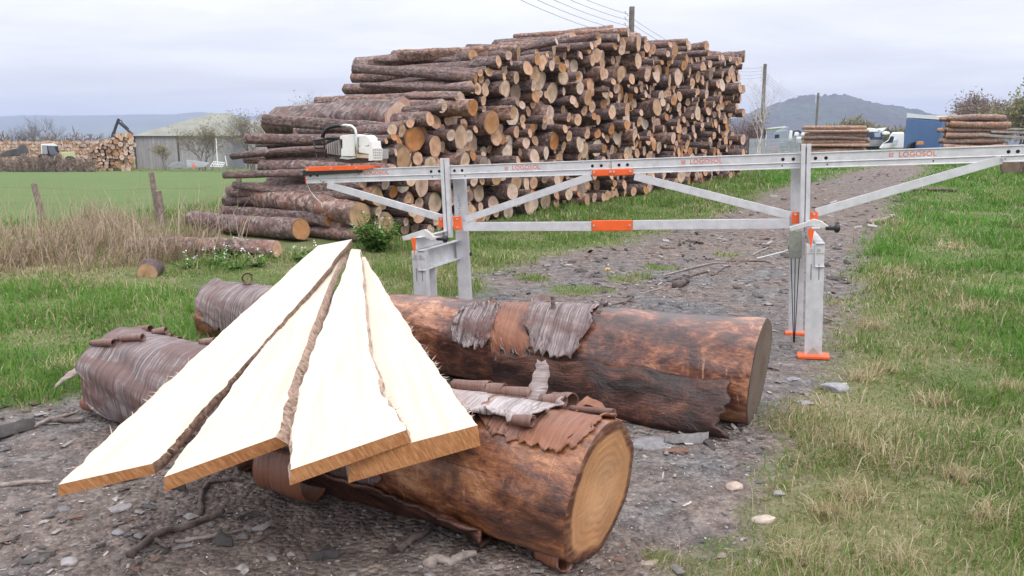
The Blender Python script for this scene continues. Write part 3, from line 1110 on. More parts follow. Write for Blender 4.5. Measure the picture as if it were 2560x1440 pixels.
def on_log(lg, px, py, off):
    """point on the upper side of a log nearest to a sight line, lifted by off"""
    best, bp = 1e18, None
    for x in np.linspace(.04, lg.L - .04, 90):
        for a in range(-70, 91, 8):
            p = lg.world(x, a, off)
            q = p - np.array([0, 0, CAMZ])
            d = q[1] * CT - q[2] * ST
            e = (1280 + FOC * q[0] / d - px) ** 2 + (720 - FOC * (q[1] * ST + q[2] * CT) / d - py) ** 2
            if e < best:
                best, bp = e, p
    return bp


# near log: cut end towards the camera on the right, bark-covered at its far left end
LC_ = BigLog('log', 'nearest big log under the boards, peeled brown with dark-rimmed orange sawn end', (-2.13, 4.22, 0.21), (0.305, 2.60, 0.245), 0.222, 0.250, 31, DEBARK_C, END_C, slant=0.13, lump=0.085)
XL = LC_.L
LC_.patch('bark_sheet', 0.01, 1.42, -120, 150, 0.012, CHERRY, 51, 0.05, 0.03, 110, 90, 'grey striped bark around the left half of the log')
LC_.patch('bark_sheet', 1.75, 2.70, -60, 30, 0.016, CHERRY_PALE, 52, 0.04, 0.05, 80, 50, 'silvery bark flap on top of the log')
LC_.patch('bark_sheet', 2.45, 2.90, -70, 42, 0.006, INNER, 53, 0.04, 0.02, 60, 50, 'pinkish inner bark near the sawn end')
LC_.patch('bark_sheet', 1.25, 2.60, 108, 172, 0.016, INNER_DARK, 54, 0.025, 0.06, 80, 30, 'dark bark slab hanging under the log', 0.012)
LC_.patch('bark_sheet', 1.40, 2.12, 30, 118, 0.008, CHERRY, 55, 0.05, 0.03, 40, 30)
cu = [(1180, 926, .030, .16, 1.3), (1272, 944, .026, .21, 1.5), (1405, 992, .045, .085, 1.15), (1308, 1036, .024, .075, 1.4), (1245, 926, .026, .10, 1.2), (1383, 950, .022, .10, 1.2), (1480, 1010, .014, .16, 1.1)]
for k, (px, py, r, L, tn) in enumerate(cu):
    q = on_log(LC_, px, py + 12, r * .8 + .014)
    curl(LC_.o, q, np.array([.86, -.45, 0.06]) if k != 2 else np.array([.75, -.62, 0.05]), r, L, tn, k + 3, phase=2.4 + k)
# upright ribbon and arching strip of bark
def ribbon(parent, pts, w, side, mat, name='bark_strip'):
    pts = [np.asarray(p, float) for p in pts]
    n = 16
    V = []
    side = unit(side)
    for i in range(n):
        t = i / (n - 1) * (len(pts) - 1)
        k = min(int(t), len(pts) - 2)
        f = t - k
        p = pts[k] * (1 - f) + pts[k + 1] * f
        ww = w * (1 - 0.55 * (i / (n - 1)) ** 2) * (1 + 0.12 * math.sin(i * 1.7))
        bow = 0.012 * math.sin(i * .7)
        V += [p - side * ww / 2, p + np.array([0, 0.0, bow]), p + side * ww / 2]
    id_ = np.arange(n * 3).reshape(n, 3)
    q = np.stack([id_[:-1, :-1], id_[:-1, 1:], id_[1:, 1:], id_[1:, :-1]], -1).reshape(-1, 4)
    V = np.array(V)
    o = link(name, np_mesh(name, V, quads=q, mats=mat, smooth=True, attrs={'lc': ('FLOAT_VECTOR', V[:, [2, 0, 1]])}))
    md = o.modifiers.new('thickness', 'SOLIDIFY')
    md.thickness = 0.004
    return keep(o, parent)


b0 = on_log(LC_, 1345, 985, .012)
ribbon(LC_.o, [b0, b0 + [.01, 0.02, .06], b0 + [.025, .03, .12], b0 + [.02, .035, .155]], 0.07, (1, -.2, 0), CHERRY_PALE)
b0 = on_log(LC_, 1440, 990, .012)
ribbon(LC_.o, [b0, b0 + [.04, 0.0, .035], b0 + [.09, -.02, .02], b0 + [.12, -.03, -.03]], 0.05, (.2, .9, .3), INNER)
for k, (px, py, r, L) in enumerate([(262, 846, .022, .17), (330, 836, .020, .14), (402, 836, .018, .13), (362, 816, .026, .09), (432, 846, .028, .08), (405, 812, .022, .07), (548, 832, .03, .07), (520, 842, .02, .08)]):
    q = on_log(LC_, px, py + 8, r * .8 + .014)
    curl(LC_.o, q, np.array([.9, -.4 + .2 * (k % 3), .1]), r, L, 1.2, 20 + k, phase=k)
b0 = LC_.world(0.02, 70, 0.0)
ribbon(LC_.o, [b0, b0 + [-.07, -.02, -.03], b0 + [-.14, -.03, -.09]], 0.05, (.1, .6, .8), CHERRY_PALE)
g = G(240, 1038)
curl(LC_.o, g + [0, 0, .06], (.9, -.3, 0), .05, .13, 1.0, 41, INNER, phase=1)
curl(LC_.o, g + [.14, .06, .06], (.8, -.5, .1), .045, .10, 1.0, 42, INNER, phase=2)
# rolled bark hanging below the boards
g = G(735, 1252)
curl(LC_.o, g + [0.0, .02, .115], (.87, -.48, 0), .115, .26, 0.82, 43, INNER, flare=0.05, phase=1.9)
g = G(1385, 1420)
curl(LC_.o, g + [0, .02, .035], (.7, -.7, .1), .05, .12, .8, 44, INNER, phase=1)

# farther log: glossy peeled stem with bark patches
LB = BigLog('log', 'second big log behind the boards, glossy peeled red-brown stem with a grey sawn end', (-2.22, 5.896, 0.205), (1.30, 4.07, 0.272), 0.215, 0.280, 61, DEBARK_B, END_B, slant=0.10, lump=0.08)
LBL = LB.L
LB.patch('bark_sheet', 0.010, 1.020, -110, 118, 0.012, CHERRY, 71, 0.06, 0.03, 80, 70, 'grey striped bark at the left end')
LB.patch('bark_sheet', 2.235, 2.495, 22, 84, 0.010, CHERRY, 72, 0.03, 0.04, 40, 40, 'grey bark patch on the peeled stem')
LB.patch('bark_sheet', 2.475, 2.755, -20, 100, 0.007, INNER, 73, 0.025, 0.02, 40, 50)
LB.patch('bark_sheet', 2.695, 3.075, -40, 82, 0.014, CHERRY, 74, 0.035, 0.05, 40, 50, 'grey bark patch with torn tips')
LB.patch('bark_sheet', 2.525, 2.825, 84, 118, 0.008, CHERRY, 75, 0.05, 0.03, 30, 30)
def slab(lg, x0, x1, a_top, out, label, seed, mat):
    """thick bark slab peeled off the flank and sagging to the ground in front"""
    nx_, nt_ = 60, 14
    V_, lc_ = [], []
    for i in range(nx_):
        s = i / (nx_ - 1)
        x = x0 + (x1 - x0) * s
        top_ = lg.world(x, a_top + 8 * (float(vn(s * 9, 1.0, seed)) - .5), .014)
        foot = lg.world(x, 90, 0)
        front = unit(np.array([foot[0], foot[1], 0]) - np.array([lg.world(x, -90, 0)[0], lg.world(x, -90, 0)[1], 0]))
        o_ = out * (0.35 + 0.65 * s) * (1 + .3 * (float(vn(s * 12, 4.0, seed)) - .5))
        g_ = np.array([foot[0], foot[1], 0]) + front * (o_ - .06)
        g_[2] = float(T(g_[0], g_[1])) + .006 + .02 * float(vn(s * 14, 9.0, seed))
        for j in range(nt_):
            t = j / (nt_ - 1)
            m_ = top_ * (1 - t) ** 2 + (top_ * .5 + g_ * .5 + np.array([0, 0, .05]) + front * .02) * 2 * t * (1 - t) + g_ * t * t
            m_ = m_ + lg.M[:3, 0] * (.10 * t * (float(vn(t * 5, 2.0, seed + 7)) - .6) * sstep(.6, 1, s) + .05 * (float(vn(t * 17, 3.0, seed + 8)) - .5) * sstep(.9, 1, s))
            m_ = m_ + front * .012 * (float(vn(s * 20, t * 6, seed + 2)) - .5)
            V_.append(m_)
            lc_.append([x, t * .3, 0])
    id_ = np.arange(nx_ * nt_).reshape(nx_, nt_)
    q_ = np.stack([id_[:-1, :-1], id_[:-1, 1:], id_[1:, 1:], id_[1:, :-1]], -1).reshape(-1, 4)
    o = link('bark_slab', np_mesh('bark_slab', np.array(V_), quads=q_, mats=mat, smooth=True, attrs={'lc': ('FLOAT_VECTOR', np.array(lc_))}))
    md = o.modifiers.new('thickness', 'SOLIDIFY')
    md.thickness = .016
    o['label'] = label
    return keep(o, lg.o)


slab(LB, 2.52, 3.87, 88, .20, 'dark wet bark slab peeled off and sagging to the ground', 5, INNER_DARK)
for k, (px, py) in enumerate([(1385, 768), (1500, 770)]):
    b0 = on_log(LB, px, py + 14, .012)
    ribbon(LB.o, [b0, b0 + [-.005 + .02 * k, .0, .035], b0 + [-.012 + .035 * k, .0, .085]], 0.03, (1, -.4, 0), CHERRY)
# knot
mb = MB()
kp = LB.world(2.375, 14, -0.012)
kn = unit(kp - LB.world(2.375, 194, 0))
a_, b_, c_ = frame_of(kn)
ringv = []
for j, (rr, hh) in enumerate([(.082, -.012), (.07, .012), (.052, .02), (.042, .008), (.02, .014), (0.004, .006)]):
    for i in range(18):
        an = 2 * math.pi * i / 18
        w = rr * (1 + .14 * math.sin(3 * an + j) + .1 * math.sin(5 * an + 2 * j))
        ringv.append(kp + kn * (hh + .004 * math.sin(4 * an + j)) + b_ * w * math.cos(an) * .85 + c_ * w * math.sin(an) * .75)
fs = [(j * 18 + i, j * 18 + (i + 1) % 18, (j + 1) * 18 + (i + 1) % 18, (j + 1) * 18 + i) for j in range(5) for i in range(18)]
mb.add(ringv, fs)
keep(mb.build('knot', plain('knot_wood', (.16, .085, .05), .7, 0, .6, 60, .8), smooth=True), LB.o)
curl(LB.o, LB.world(.30, -8, .05), (.3, -.9, .1), .045, .10, 1.1, 46, INNER, phase=.5)

# ------------------------------------------------------------------ four fresh sawn boards fanned over the logs
def mat_sawn():
    m, nt, b = newmat('fresh_sawn_wood')
    v = attr(nt, 'lc')
    f = noise(nt, vscale(nt, v, (1.2, 22, 1)), 1.0, 5, 0.6, 0.6)
    g_ = noise(nt, vscale(nt, v, (0.8, 3, 1)), 1.0, 3, 0.5)
    saw = noise(nt, vscale(nt, v, (160, 3, 1)), 1.0, 2, 0.5)
    c = ramp(nt, f, [(0.3, (.545, .475, .365)), (0.5, (.60, .54, .435)), (0.7, (.63, .58, .475))])
    c = mixc(nt, ramp(nt, g_, [(0.58, (0, 0, 0)), (0.75, (.5, .5, .5))]), c, (.55, .455, .335))
    nt.links.new(c, b.inputs['Base Color'])
    b.inputs['Roughness'].default_value = 0.75
    bump(nt, b, mth(nt, 'ADD', f, mth(nt, 'MULTIPLY', saw, 0.4)), 0.15, 0.004)
    return m


def mat_endgrain():
    m, nt, b = newmat('sawn_end_grain')
    v = attr(nt, 'lc')
    f = noise(nt, vscale(nt, v, (1, 130, 26)), 1.0, 4, 0.6, 0.3)
    g_ = noise(nt, vscale(nt, v, (1, 7, 7)), 1.0, 3, 0.5)
    c = ramp(nt, f, [(0.3, (.21, .075, .025)), (0.5, (.37, .15, .055)), (0.7, (.56, .30, .14))])
    c = mixc(nt, 0.35, c, ramp(nt, g_, [(0.3, (.28, .095, .03)), (0.7, (.50, .26, .11))]))
    nt.links.new(c, b.inputs['Base Color'])
    b.inputs['Roughness'].default_value = 0.7
    bump(nt, b, f, 0.5, 0.006)
    return m


SAWN, ENDG = mat_sawn(), mat_endgrain()
BEDGE = plain('board_bark_edge', (.46, .33, .26), 0.8, 0.0, 0.65, 38.0, 0.9)
BEDGE_DARK = plain('board_bark_edge_dark', (.20, .12, .085), 0.8, 0.0, 0.75, 38.0, 0.9)


def board(label, left, right, z0, slope, thick, wl, wr, seed, mat_r, mat_l, y0=3.4):
    """live-edged board: left/right top edges (front to back) given as sight points on the board's plane; bark edges flare by wl, wr"""
    n = 150
    def edge(pts):
        q = np.array([PL(a, b, z0, y0, slope) for a, b in pts])
        t = np.linspace(0, 1, len(q))
        tt = np.linspace(0, 1, n)
        out = np.stack([np.interp(tt, t, q[:, k]) for k in range(3)], 1)
        ker = np.array([1, 2, 3, 2, 1]) / 9
        pad = np.concatenate([out[:1]] * 2 + [out] + [out[-1:]] * 2)
        sm = np.stack([np.convolve(pad[:, k], ker, 'valid') for k in range(3)], 1)
        sm[0], sm[-1] = out[0], out[-1]
        return sm
    Lf, Rt = edge(left), edge(right)
    r2 = np.random.default_rng(seed)
    across = Rt - Lf
    across = across / np.linalg.norm(across, axis=1)[:, None]
    s = np.linspace(0, 30, n)
    Lf = Lf + across * ((fbm(s * .8, s * 0 + seed, seed, 3) - .5) * .022)[:, None]
    Rt = Rt + across * ((fbm(s * .8 + 40, s * 0 + seed, seed, 3) - .5) * .022)[:, None]
    dn = np.array([0, -slope, 1.0]) / math.hypot(1, slope) * -thick
    Lb = Lf + dn - across * wl * (1 + .5 * (fbm(s, s * 0 + 7, seed + 1, 3) - .5))[:, None]
    Rb = Rt + dn + across * wr * (1 + .5 * (fbm(s, s * 0 + 9, seed + 2, 3) - .5))[:, None]
    base = (Lf[0] + Rt[0]) / 2 + dn
    k = 7
    rows = []
    for i in range(n):
        rows.append([Lf[i] + (Rt[i] - Lf[i]) * (j / (k - 1)) for j in range(k)])
    top = np.array(rows).reshape(-1, 3)
    bot = np.array([[Lb[i] + (Rb[i] - Lb[i]) * (j / (k - 1)) for j in range(k)] for i in range(n)]).reshape(-1, 3)
    id_ = np.arange(n * k).reshape(n, k)
    q = np.stack([id_[:-1, :-1], id_[:-1, 1:], id_[1:, 1:], id_[1:, :-1]], -1).reshape(-1, 4)
    Vv = np.concatenate([top, bot]) - base
    fwd = unit((Lf[-1] + Rt[-1]) / 2 - (Lf[0] + Rt[0]) / 2)
    sd = unit(np.cross(fwd, [0, 0, 1]))
    lc = np.stack([(np.concatenate([top, bot]) - base) @ fwd + seed, (np.concatenate([top, bot]) - base) @ sd, np.zeros(2 * n * k)], 1)
    o = link('sawn_board', np_mesh('sawn_board', Vv, quads=np.concatenate([q, q[:, ::-1] + n * k]), mats=SAWN, attrs={'lc': ('FLOAT_VECTOR', lc)}))
    o.location = base
    o.matrix_basis = Matrix.Translation(Vector(base))
    tag(o, label, 'board', 'sawn boards fanned over the logs')
    for (A, B, i0, flip) in ((top[:k], bot[:k], 0, False), (top[-k:], bot[-k:], 1, True)):
        Ve = np.concatenate([A, (A + B) / 2, B]) - base
        ie = np.arange(3 * k).reshape(3, k)
        qe = np.stack([ie[:-1, :-1], ie[1:, :-1], ie[1:, 1:], ie[:-1, 1:]], -1).reshape(-1, 4)
        if flip:
            qe = qe[:, ::-1]
        le = np.stack([np.zeros(3 * k), Ve @ sd + Ve[:, 2] * .55, Ve[:, 2]], 1)
        link('end_grain', np_mesh('end_grain', Ve, quads=qe, mats=ENDG, attrs={'lc': ('FLOAT_VECTOR', le)}), o)
    for (A, B, mt_, sg) in ((Lf, Lb, mat_l, -1), (Rt, Rb, mat_r, 1)):
        m_ = 5
        pts = []
        for i in range(n):
            for j in range(m_):
                f = j / (m_ - 1)
                p = A[i] * (1 - f) + B[i] * f
                bul = math.sin(f * math.pi) * (.001 + .009 * r2.uniform() ** 2) * (0 if i in (0, n - 1) else 1)
                pts.append(p + across[i] * sg * bul)
        pts = np.array(pts) - base
        ii = np.arange(n * m_).reshape(n, m_)
        qq = np.stack([ii[:-1, :-1], ii[1:, :-1], ii[1:, 1:], ii[:-1, 1:]], -1).reshape(-1, 4)
        tr = []
        Vp = list(pts)
        for _ in range(110 if sg > 0 else 18):       # torn fibres
            i = int(r2.integers(2, n - 2))
            p = A[i] - base
            d = across[i] * sg * r2.uniform(.008, .028) + np.array([0, 0, r2.uniform(-.005, .02)]) + fwd * r2.normal(0, .03)
            w = fwd * .004
            b_i = len(Vp)
            Vp += [p - w, p + w, p + d]
            tr.append((b_i, b_i + 1, b_i + 2))
        link('bark_edge', np_mesh('bark_edge', np.array(Vp), qq if sg > 0 else qq[:, ::-1], tr, mt_, False), o)
    return o


board('leftmost fresh sawn pale board, its near end lowest and almost on the ground',
      [(145, 1212), (300, 1066), (500, 880), (650, 743), (795, 614)], [(385, 1158), (470, 1068), (600, 922), (740, 766), (880, 598)],
      0.545, 0.072, 0.036, 0.004, 0.006, 3, BEDGE_DARK, BEDGE)
board('second sawn board from the left, with knobbly bark along its right edge',
      [(412, 1192), (520, 1048), (640, 890), (760, 742), (874, 612)], [(690, 1092), (722, 980), (772, 840), (822, 712), (868, 616)],
      0.535, 0.052, 0.045, 0.004, 0.055, 5, BEDGE, BEDGE_DARK)
board('third sawn board, lying on the thick board with curved bark edge on its right',
      [(722, 1176), (742, 1000), (790, 850), (838, 735), (880, 622)], [(1018, 1074), (955, 985), (922, 865), (912, 745), (900, 624)],
      0.592, 0.034, 0.045, 0.004, 0.018, 7, BEDGE, BEDGE)
board('rightmost and thickest sawn board, resting on the nearest log under the third board',
      [(872, 1148), (840, 1000), (850, 860), (870, 740), (886, 642)], [(1190, 1064), (1122, 960), (1050, 862), (972, 742), (912, 642)],
      0.535, 0.026, 0.075, 0.006, 0.010, 9, BEDGE, BEDGE)
# ------------------------------------------------------------------ sawmill: rail on two leg frames
MJ = np.array([0.789, 6.38, 1.274])
E1 = unit(np.array([0.951, -0.309, 0.040]))
E2 = unit(np.array([0.309, 0.951, 0.0]))
E3 = np.cross(E1, E2)
E2 = np.cross(E3, E1)
MM = np.eye(4)
MM[:3, 0], MM[:3, 1], MM[:3, 2], MM[:3, 3] = E1, E2, E3, MJ


def LP(px, py, t=0.0):
    """sight line met with the mill's plane t metres behind the rail: local (s, t, h)"""
    k = ray(px, py)
    c = np.array([0, 0, CAMZ])
    d = (t + np.dot(MJ - c, E2)) / np.dot(k, E2)
    q = c + k * d - MJ
    return np.array([np.dot(q, E1), t, np.dot(q, E3)])


def hgt_of(s, t):
    """local height of the ground under (s, t)"""
    w = MJ + E1 * s + E2 * t
    return (float(T(w[0], w[1])) - w[2]) / E3[2]


mill = thing('sawmill', 'long aluminium rail sawmill on leg frames with orange brackets, behind the two big logs', 'sawmill', M=Matrix(MM.tolist()))
FRONT = -0.040
# rail sections: extruded profile (t, h)
PROF = [(-.048, .056), (.045, .056), (.045, -.058), (-.040, -.058), (-.040, -.052), (-.036, -.050), (-.036, -.020), (-.044, -.016), (-.044, -.012),
        (-.040, -.010), (-.040, .046), (-.048, .048)]


def extr(prof, s0, s1, m=0, mb=None):
    mb = mb or MB()
    n = len(prof)
    A = [(s0, p[0], p[1]) for p in prof]
    B = [(s1, p[0], p[1]) for p in prof]
    mb.add(A + B, [tuple(range(n)), tuple(range(2 * n - 1, n - 1, -1))] + [(i, i + n, (i + 1) % n + n, (i + 1) % n) for i in range(n)], m)
    return mb


REND = LP(770, 437)[0]
for s0, s1 in ((REND, -0.003), (0.003, 3.05)):
    extr(PROF, s0, s1).build('rail_section', ALU, mill, bevel=0.0015)
MB().box((REND - .006, 0, 0.0), (.012, .08, .10)).build('end_cap', plain('red_cap', (.75, .06, .03), .5), mill, bevel=.003)
# holes along the rail: dark discs put in for the shade inside them
for px in (783, 800, 1083, 1103, 1141, 1160, 1484, 1506, 1550, 1571, 1957, 1983, 2038, 2064, 2517, 2540):
    s = LP(px, 420 - 0.0346 * (px - 1530))[0]
    MB().cyl((s, FRONT - .001, .012), (s, FRONT + .02, .012), .0125, n=16).build('hole', HOLE, mill)
for px in (1084, 1166, 1955, 2067, 2330, 805, 2507):
    s = LP(px, 425)[0]
    MB().cyl((s, -.037, -.034), (s, -.02, -.034), .006, n=10).build('rivet_hole', HOLE, mill)
s = LP(1527, 418)[0]
MB().cyl((s, FRONT - .006, .012), (s, FRONT, .012), .011, n=12).build('bolt', STEEL, mill)


def lettering(body, s, h, size, parent, rot=None, name='lettering'):
    cu_ = bpy.data.curves.new(name, 'FONT')
    cu_.body = body
    cu_.size = size
    cu_.align_x = 'CENTER'
    cu_.align_y = 'CENTER'
    cu_.extrude = 0.0006
    cu_.space_character = 1.06
    cu_.materials.append(RED_PRINT)
    tmp = bpy.data.objects.new(name, cu_)
    COL.objects.link(tmp)
    me_ = bpy.data.meshes.new_from_object(tmp.evaluated_get(bpy.context.evaluated_depsgraph_get()))
    bpy.data.objects.remove(tmp)
    o = link(name, me_, parent)
    o.rotation_euler = rot or (math.pi / 2, 0, 0)
    o.location = (s, FRONT - .0015, h)
    return o


for px in (945, 1319, 1766, 2290):
    s = LP(px, 420)[0]
    lettering('LOGOSOL', s, 0.018, 0.050, mill)
    # emblem: a square with saw-cut strokes
    m_ = MB()
    x0 = s - .168
    for (cx, cz, wx, wz) in ((-.011, 0, .004, .028), (.011, 0, .004, .028), (0, -.012, .026, .004), (-.003, -.002, .014, .0035), (.001, .008, .018, .004)):
        m_.box((x0 + cx, FRONT - .001, .018 + cz), (wx, .0012, wz))
    m_.build('emblem', RED_PRINT, mill)

# posts, braces, brackets
sL, sR = LP(1121, 420)[0], LP(2014, 395)[0]
hLow = LP(1530, 562)[2]
for s, px in ((sL, 0), (sR, 1)):
    top = .056 + .062
    bot = hLow - (.085 if px == 0 else .06)
    post = MB()
    post.box((s - .0185, -.072, (top + bot) / 2), (.030, .045, top - bot))
    post.box((s + .0185, -.072, (top + bot) / 2), (.030, .045, top - bot))
    post.box((s, -.056, (top + bot) / 2 - .004), (.012, .020, top - bot - .01))
    p_ = post.build('post', ALU, mill, bevel=.002)
    MB().box((s, -.0685, top - .085), (.006, .003, .12)).build('slot', HOLE, p_)
    col = MB()
    sc = s + (.055 if px == 0 else -.045)
    hb = hgt_of(sc, .10)
    col.box((sc, .085, (-.06 + hb) / 2), (.105, .012, -.06 - hb))
    col.box((sc - .0485, .11, (-.06 + hb) / 2), (.008, .05, -.06 - hb))
    col.box((sc + .0485, .11, (-.06 + hb) / 2), (.008, .05, -.06 - hb))
    col.build('rear_leg', ALU, mill, bevel=.0015)
    MB().box((sc, .10, hb + .012), (.15, .11, .018)).build('foot', ORANGE, mill, bevel=.003)
    # orange gussets either side of the post
    for sg in (-1, 1):
        w = .052 if (px, sg) != (0, 1) else .075
        hh = .085 if (px, sg) != (0, 1) else .115
        hc = hLow + (.042 if (px, sg) != (0, 1) else .032)
        sx = s + sg * (.038 + w / 2 + (.006 if (px, sg) == (0, 1) else 0))
        gq = MB().box((sx, -.058, hc), (w, .006, hh)).build('bracket', ORANGE, mill, bevel=.006)
        for dz in ((.3, -.3) if (px, sg) == (0, 1) else (.3,)):
            MB().cyl((sx, -.068, hc + hh * dz), (sx, -.058, hc + hh * dz), .009, n=8).build('bolt', STEEL, gq)


def brace(a, b, w=.03, h=.058):
    m_ = MB()
    a, b = np.asarray(a, float), np.asarray(b, float)
    d = unit(b - a)
    nrm = np.array([-d[2], 0, d[0]])
    if nrm[2] < 0:
        nrm = -nrm
    m_.bar(a, b, .004, h, up=nrm)
    m_.bar(a + nrm * (h / 2 - .002) + [0, w / 2, 0], b + nrm * (h / 2 - .002) + [0, w / 2, 0], w, .004, up=nrm)
    m_.bar(a - nrm * (h / 2 - .002) + [0, w / 2, 0], b - nrm * (h / 2 - .002) + [0, w / 2, 0], w, .004, up=nrm)
    return m_.build('brace', ALU, mill, bevel=.001)


tb = -.046
def pt(px, py):
    q = LP(px, py, tb)
    return q


brace(pt(818, 462), pt(1108, 547))
brace(pt(1162, 549), pt(1478, 441))
brace(pt(1586, 441), pt(1975, 539))
brace(pt(2040, 532), pt(2504, 399))
brace(pt(1158, 567), pt(1478, 566), .035, .072)
brace(pt(1582, 563), pt(1974, 559), .035, .072)
a, b = LP(1479, 564, -.05), LP(1581, 564, -.05)
o = MB().box(((a + b) / 2), (b[0] - a[0], .012, .085)).build('joint_plate', ORANGE, mill, bevel=.012)
for s in (a[0] + .02, b[0] - .02):
    MB().cyl((s, -.066, a[2]), (s, -.056, a[2]), .009, n=8).build('bolt', STEEL, o)
a, b = LP(1480, 431, -.05), LP(1583, 431, -.05)
o = MB().box(((a + b) / 2), (b[0] - a[0], .012, .052)).build('joint_plate', ORANGE, mill, bevel=.012)
for s in (a[0] + .02, (a[0] + b[0]) / 2 - .014, (a[0] + b[0]) / 2 + .014, b[0] - .02):
    MB().cyl((s, -.066, a[2]), (s, -.056, a[2]), .009, n=8).build('bolt', STEEL, o)
for px, py in ((806, 453), (2507, 396)):
    q = LP(px, py, -.05)
    MB().cyl(q + [0, -.012, 0], q + [0, .01, 0], .012, n=8).build('bolt', STEEL, mill)

# leg frames that carry the log beds, towards the camera
def frame(s, skew, right):
    f0, f1 = (-.62, .0)
    def at(t, h, ds=0.0):
        return np.array([s + ds + skew * (-t), t, h])
    hb = (-.59 if not right else -.545)
    # front leg: wide U profile
    gz = hgt_of(s + skew * .62, f0)
    leg = MB()
    c0 = at(f0, 0)
    leg.box((c0[0], f0, (hb + gz) / 2), (.112, .006, hb - gz))
    for sg in (-1, 1):
        leg.box((c0[0] + sg * .053, f0 + .033, (hb + gz) / 2), (.006, .06, hb - gz))
    L_ = leg.build('front_leg', ALU, mill, bevel=.0015)
    for ds in (-.025, .025):
        MB().box((c0[0] + ds, f0 - .0035, hb - .19), (.005, .003, .105)).build('slot', plain('slot_dark', (.12, .12, .13), .6), L_)
    tp = MB().box((c0[0], f0 - .006, hb - .035), (.112, .006, .058)).build('cleat', ALU, L_, bevel=.002)
    for ds in (-.024, .024):
        MB().cyl((c0[0] + ds, f0 - .016, hb - .04), (c0[0] + ds, f0 - .007, hb - .04), .011, n=8).build('bolt', STEEL, tp)
    ft = MB().box((c0[0], f0 + .01, gz + .014), (.205, .13, .02)).build('foot', ORANGE, mill, bevel=.004)
    MB().prism([(-.05, 0), (.05, 0), (0, .06)], (c0[0], f0 - .005, gz + .02), (1, 0, 0), (0, 0, 1), (0, 1, 0), .004).build('foot_lug', STEEL, ft)
    # bed beam from the front leg back to the post
    bm_ = MB()
    a_, b_ = at(f0 - .02, hb - .075), at(.17, hb - .075 + (.0 if right else 0))
    bm_.bar(a_, b_, .006, .16)
    bm_.bar(a_ + [.028, 0, .078], b_ + [.028, 0, .078], .06, .006)
    bm_.bar(a_ + [.028, 0, -.078], b_ + [.028, 0, -.078], .06, .006)
    bm_.build('bed_beam', ALU, mill, bevel=.0015)
    ub = MB()
    a_, b_ = at(f0 + .0, hb + .055, -.02), at(-.06, hb + .055, -.02)
    ub.bar(a_, b_, .006, .10)
    ub.bar(a_ + [.02, 0, .048], b_ + [.02, 0, .048], .05, .006)
    ub.build('log_support', ALU, mill, bevel=.0015)
    rz_ = at(f0 - .01, hb + .05, -.03)
    MB().prism([(-.025, .05), (.02, .05), (.0, -.085)], rz_, (1, 0, 0), (0, 0, 1), (0, 1, 0), .006).build('marker_plate', ORANGE, mill)
    # toothed log clamp arm lying on top and its knob
    ca = at(-.55, hb + .115, -.05)
    arm = MB()
    arm.prism([(-.12, -.012), (.02, .03), (.075, .045), (.115, .022), (.15, -.01), (.20, -.018), (.20, -.04), (.13, -.04), (.08, -.02), (-.11, -.045)] if not right else [(-.13, -.028), (-.02, .004), (.025, .025), (.08, .008), (.12, -.025), (.115, -.045), (.06, -.036), (.045, -.02), (-.01, -.028), (-.122, -.06)], ca if not right else ca + np.array([.015, 0, .02]), (1, 0, 0), (0, .1, 1), (0, 1, 0), .04)
    arm.build('log_clamp', plain('cast_aluminium', (.50, .485, .47), .45, .25, .12, 30), mill, bevel=.004)
    kb = ca + (np.array([.235, -.01, -.03]) if not right else np.array([.165, -.01, -.018]))
    MB().tube([kb - [.05, 0, 0], kb, kb + [.012, 0, 0], kb + [.03, 0, 0], kb + [.042, 0, 0]], [.012, .014, .03, .03, .012], 14).build('clamp_knob', BLACK, mill, smooth=True)
    return at, hb, gz


atL, hbL, gzL = frame(sL - .02, -.02, False)
ca = atL(.14, hbL - .125, .04)
MB().tube([ca - [.10, 0, 0], ca + [.0, 0, 0]], .008, 10).build('crank_rod', STEEL, mill)
MB().tube([ca, ca + [.012, 0, 0], ca + [.085, 0, .006], ca + [.095, 0, .006]], [.016, .021, .021, .014], 12).build('crank_handle', BLACK, mill, smooth=True)
inner = MB()
c0 = atL(-.40, 0)
gz = hgt_of(c0[0], -.40)
inner.box((c0[0], -.40, (hbL - .16 + gz) / 2), (.006, .10, hbL - .16 - gz))
inner.box((c0[0] + .03, -.445, (hbL - .16 + gz) / 2), (.06, .006, hbL - .16 - gz))
inner.build('inner_leg', ALU, mill, bevel=.0015)
atR, hbR, gzR = frame(sR + .035, .03, True)
# winch on the right frame
wq = atR(-.30, hbR - .02, -.11)
w_ = MB()
w_.box(wq + [0, 0, -.02], (.085, .01, .20))
w_.box(wq + [-.04, .035, -.02], (.006, .07, .19))
winch = w_.build('winch', ALU_DARK, mill, bevel=.003)
MB().cyl(wq + [-.05, .04, -.03], wq + [.03, .04, -.03], .032, n=16).build('drum', ALU_DARK, winch, smooth=False)
MB().tube([wq + [-.05, -.01, -.06], wq + [-.09, -.02, -.075], wq + [-.26, -.05, -.115]], .007, 8).build('crank', STEEL, winch)
for dx, db in ((-.028, .045), (.0, .03), (.028, .012)):
    MB().tube([wq + [dx, 0, -.11], wq + [dx * .2 + db * .2, .12, -.80]], .0035, 6).build('cable', BLACK, winch)
MB().cyl(wq + [.012, -.008, .09], wq + [.012, .02, .09], .022, n=14).build('pulley', STEEL, winch)
# printed data on the left column
m_ = MB()
rq = np.random.default_rng(3)
h = -.20
while h > -.46:
    w = rq.uniform(.004, .012)
    m_.box((sL + .055 + .02 * rq.choice([-.4, .1]), .0775, h), (.010, .002, w))
    h -= w + rq.uniform(.004, .012)
m_.build('stamped_code', plain('stamp_grey', (.22, .22, .23), .6), mill)
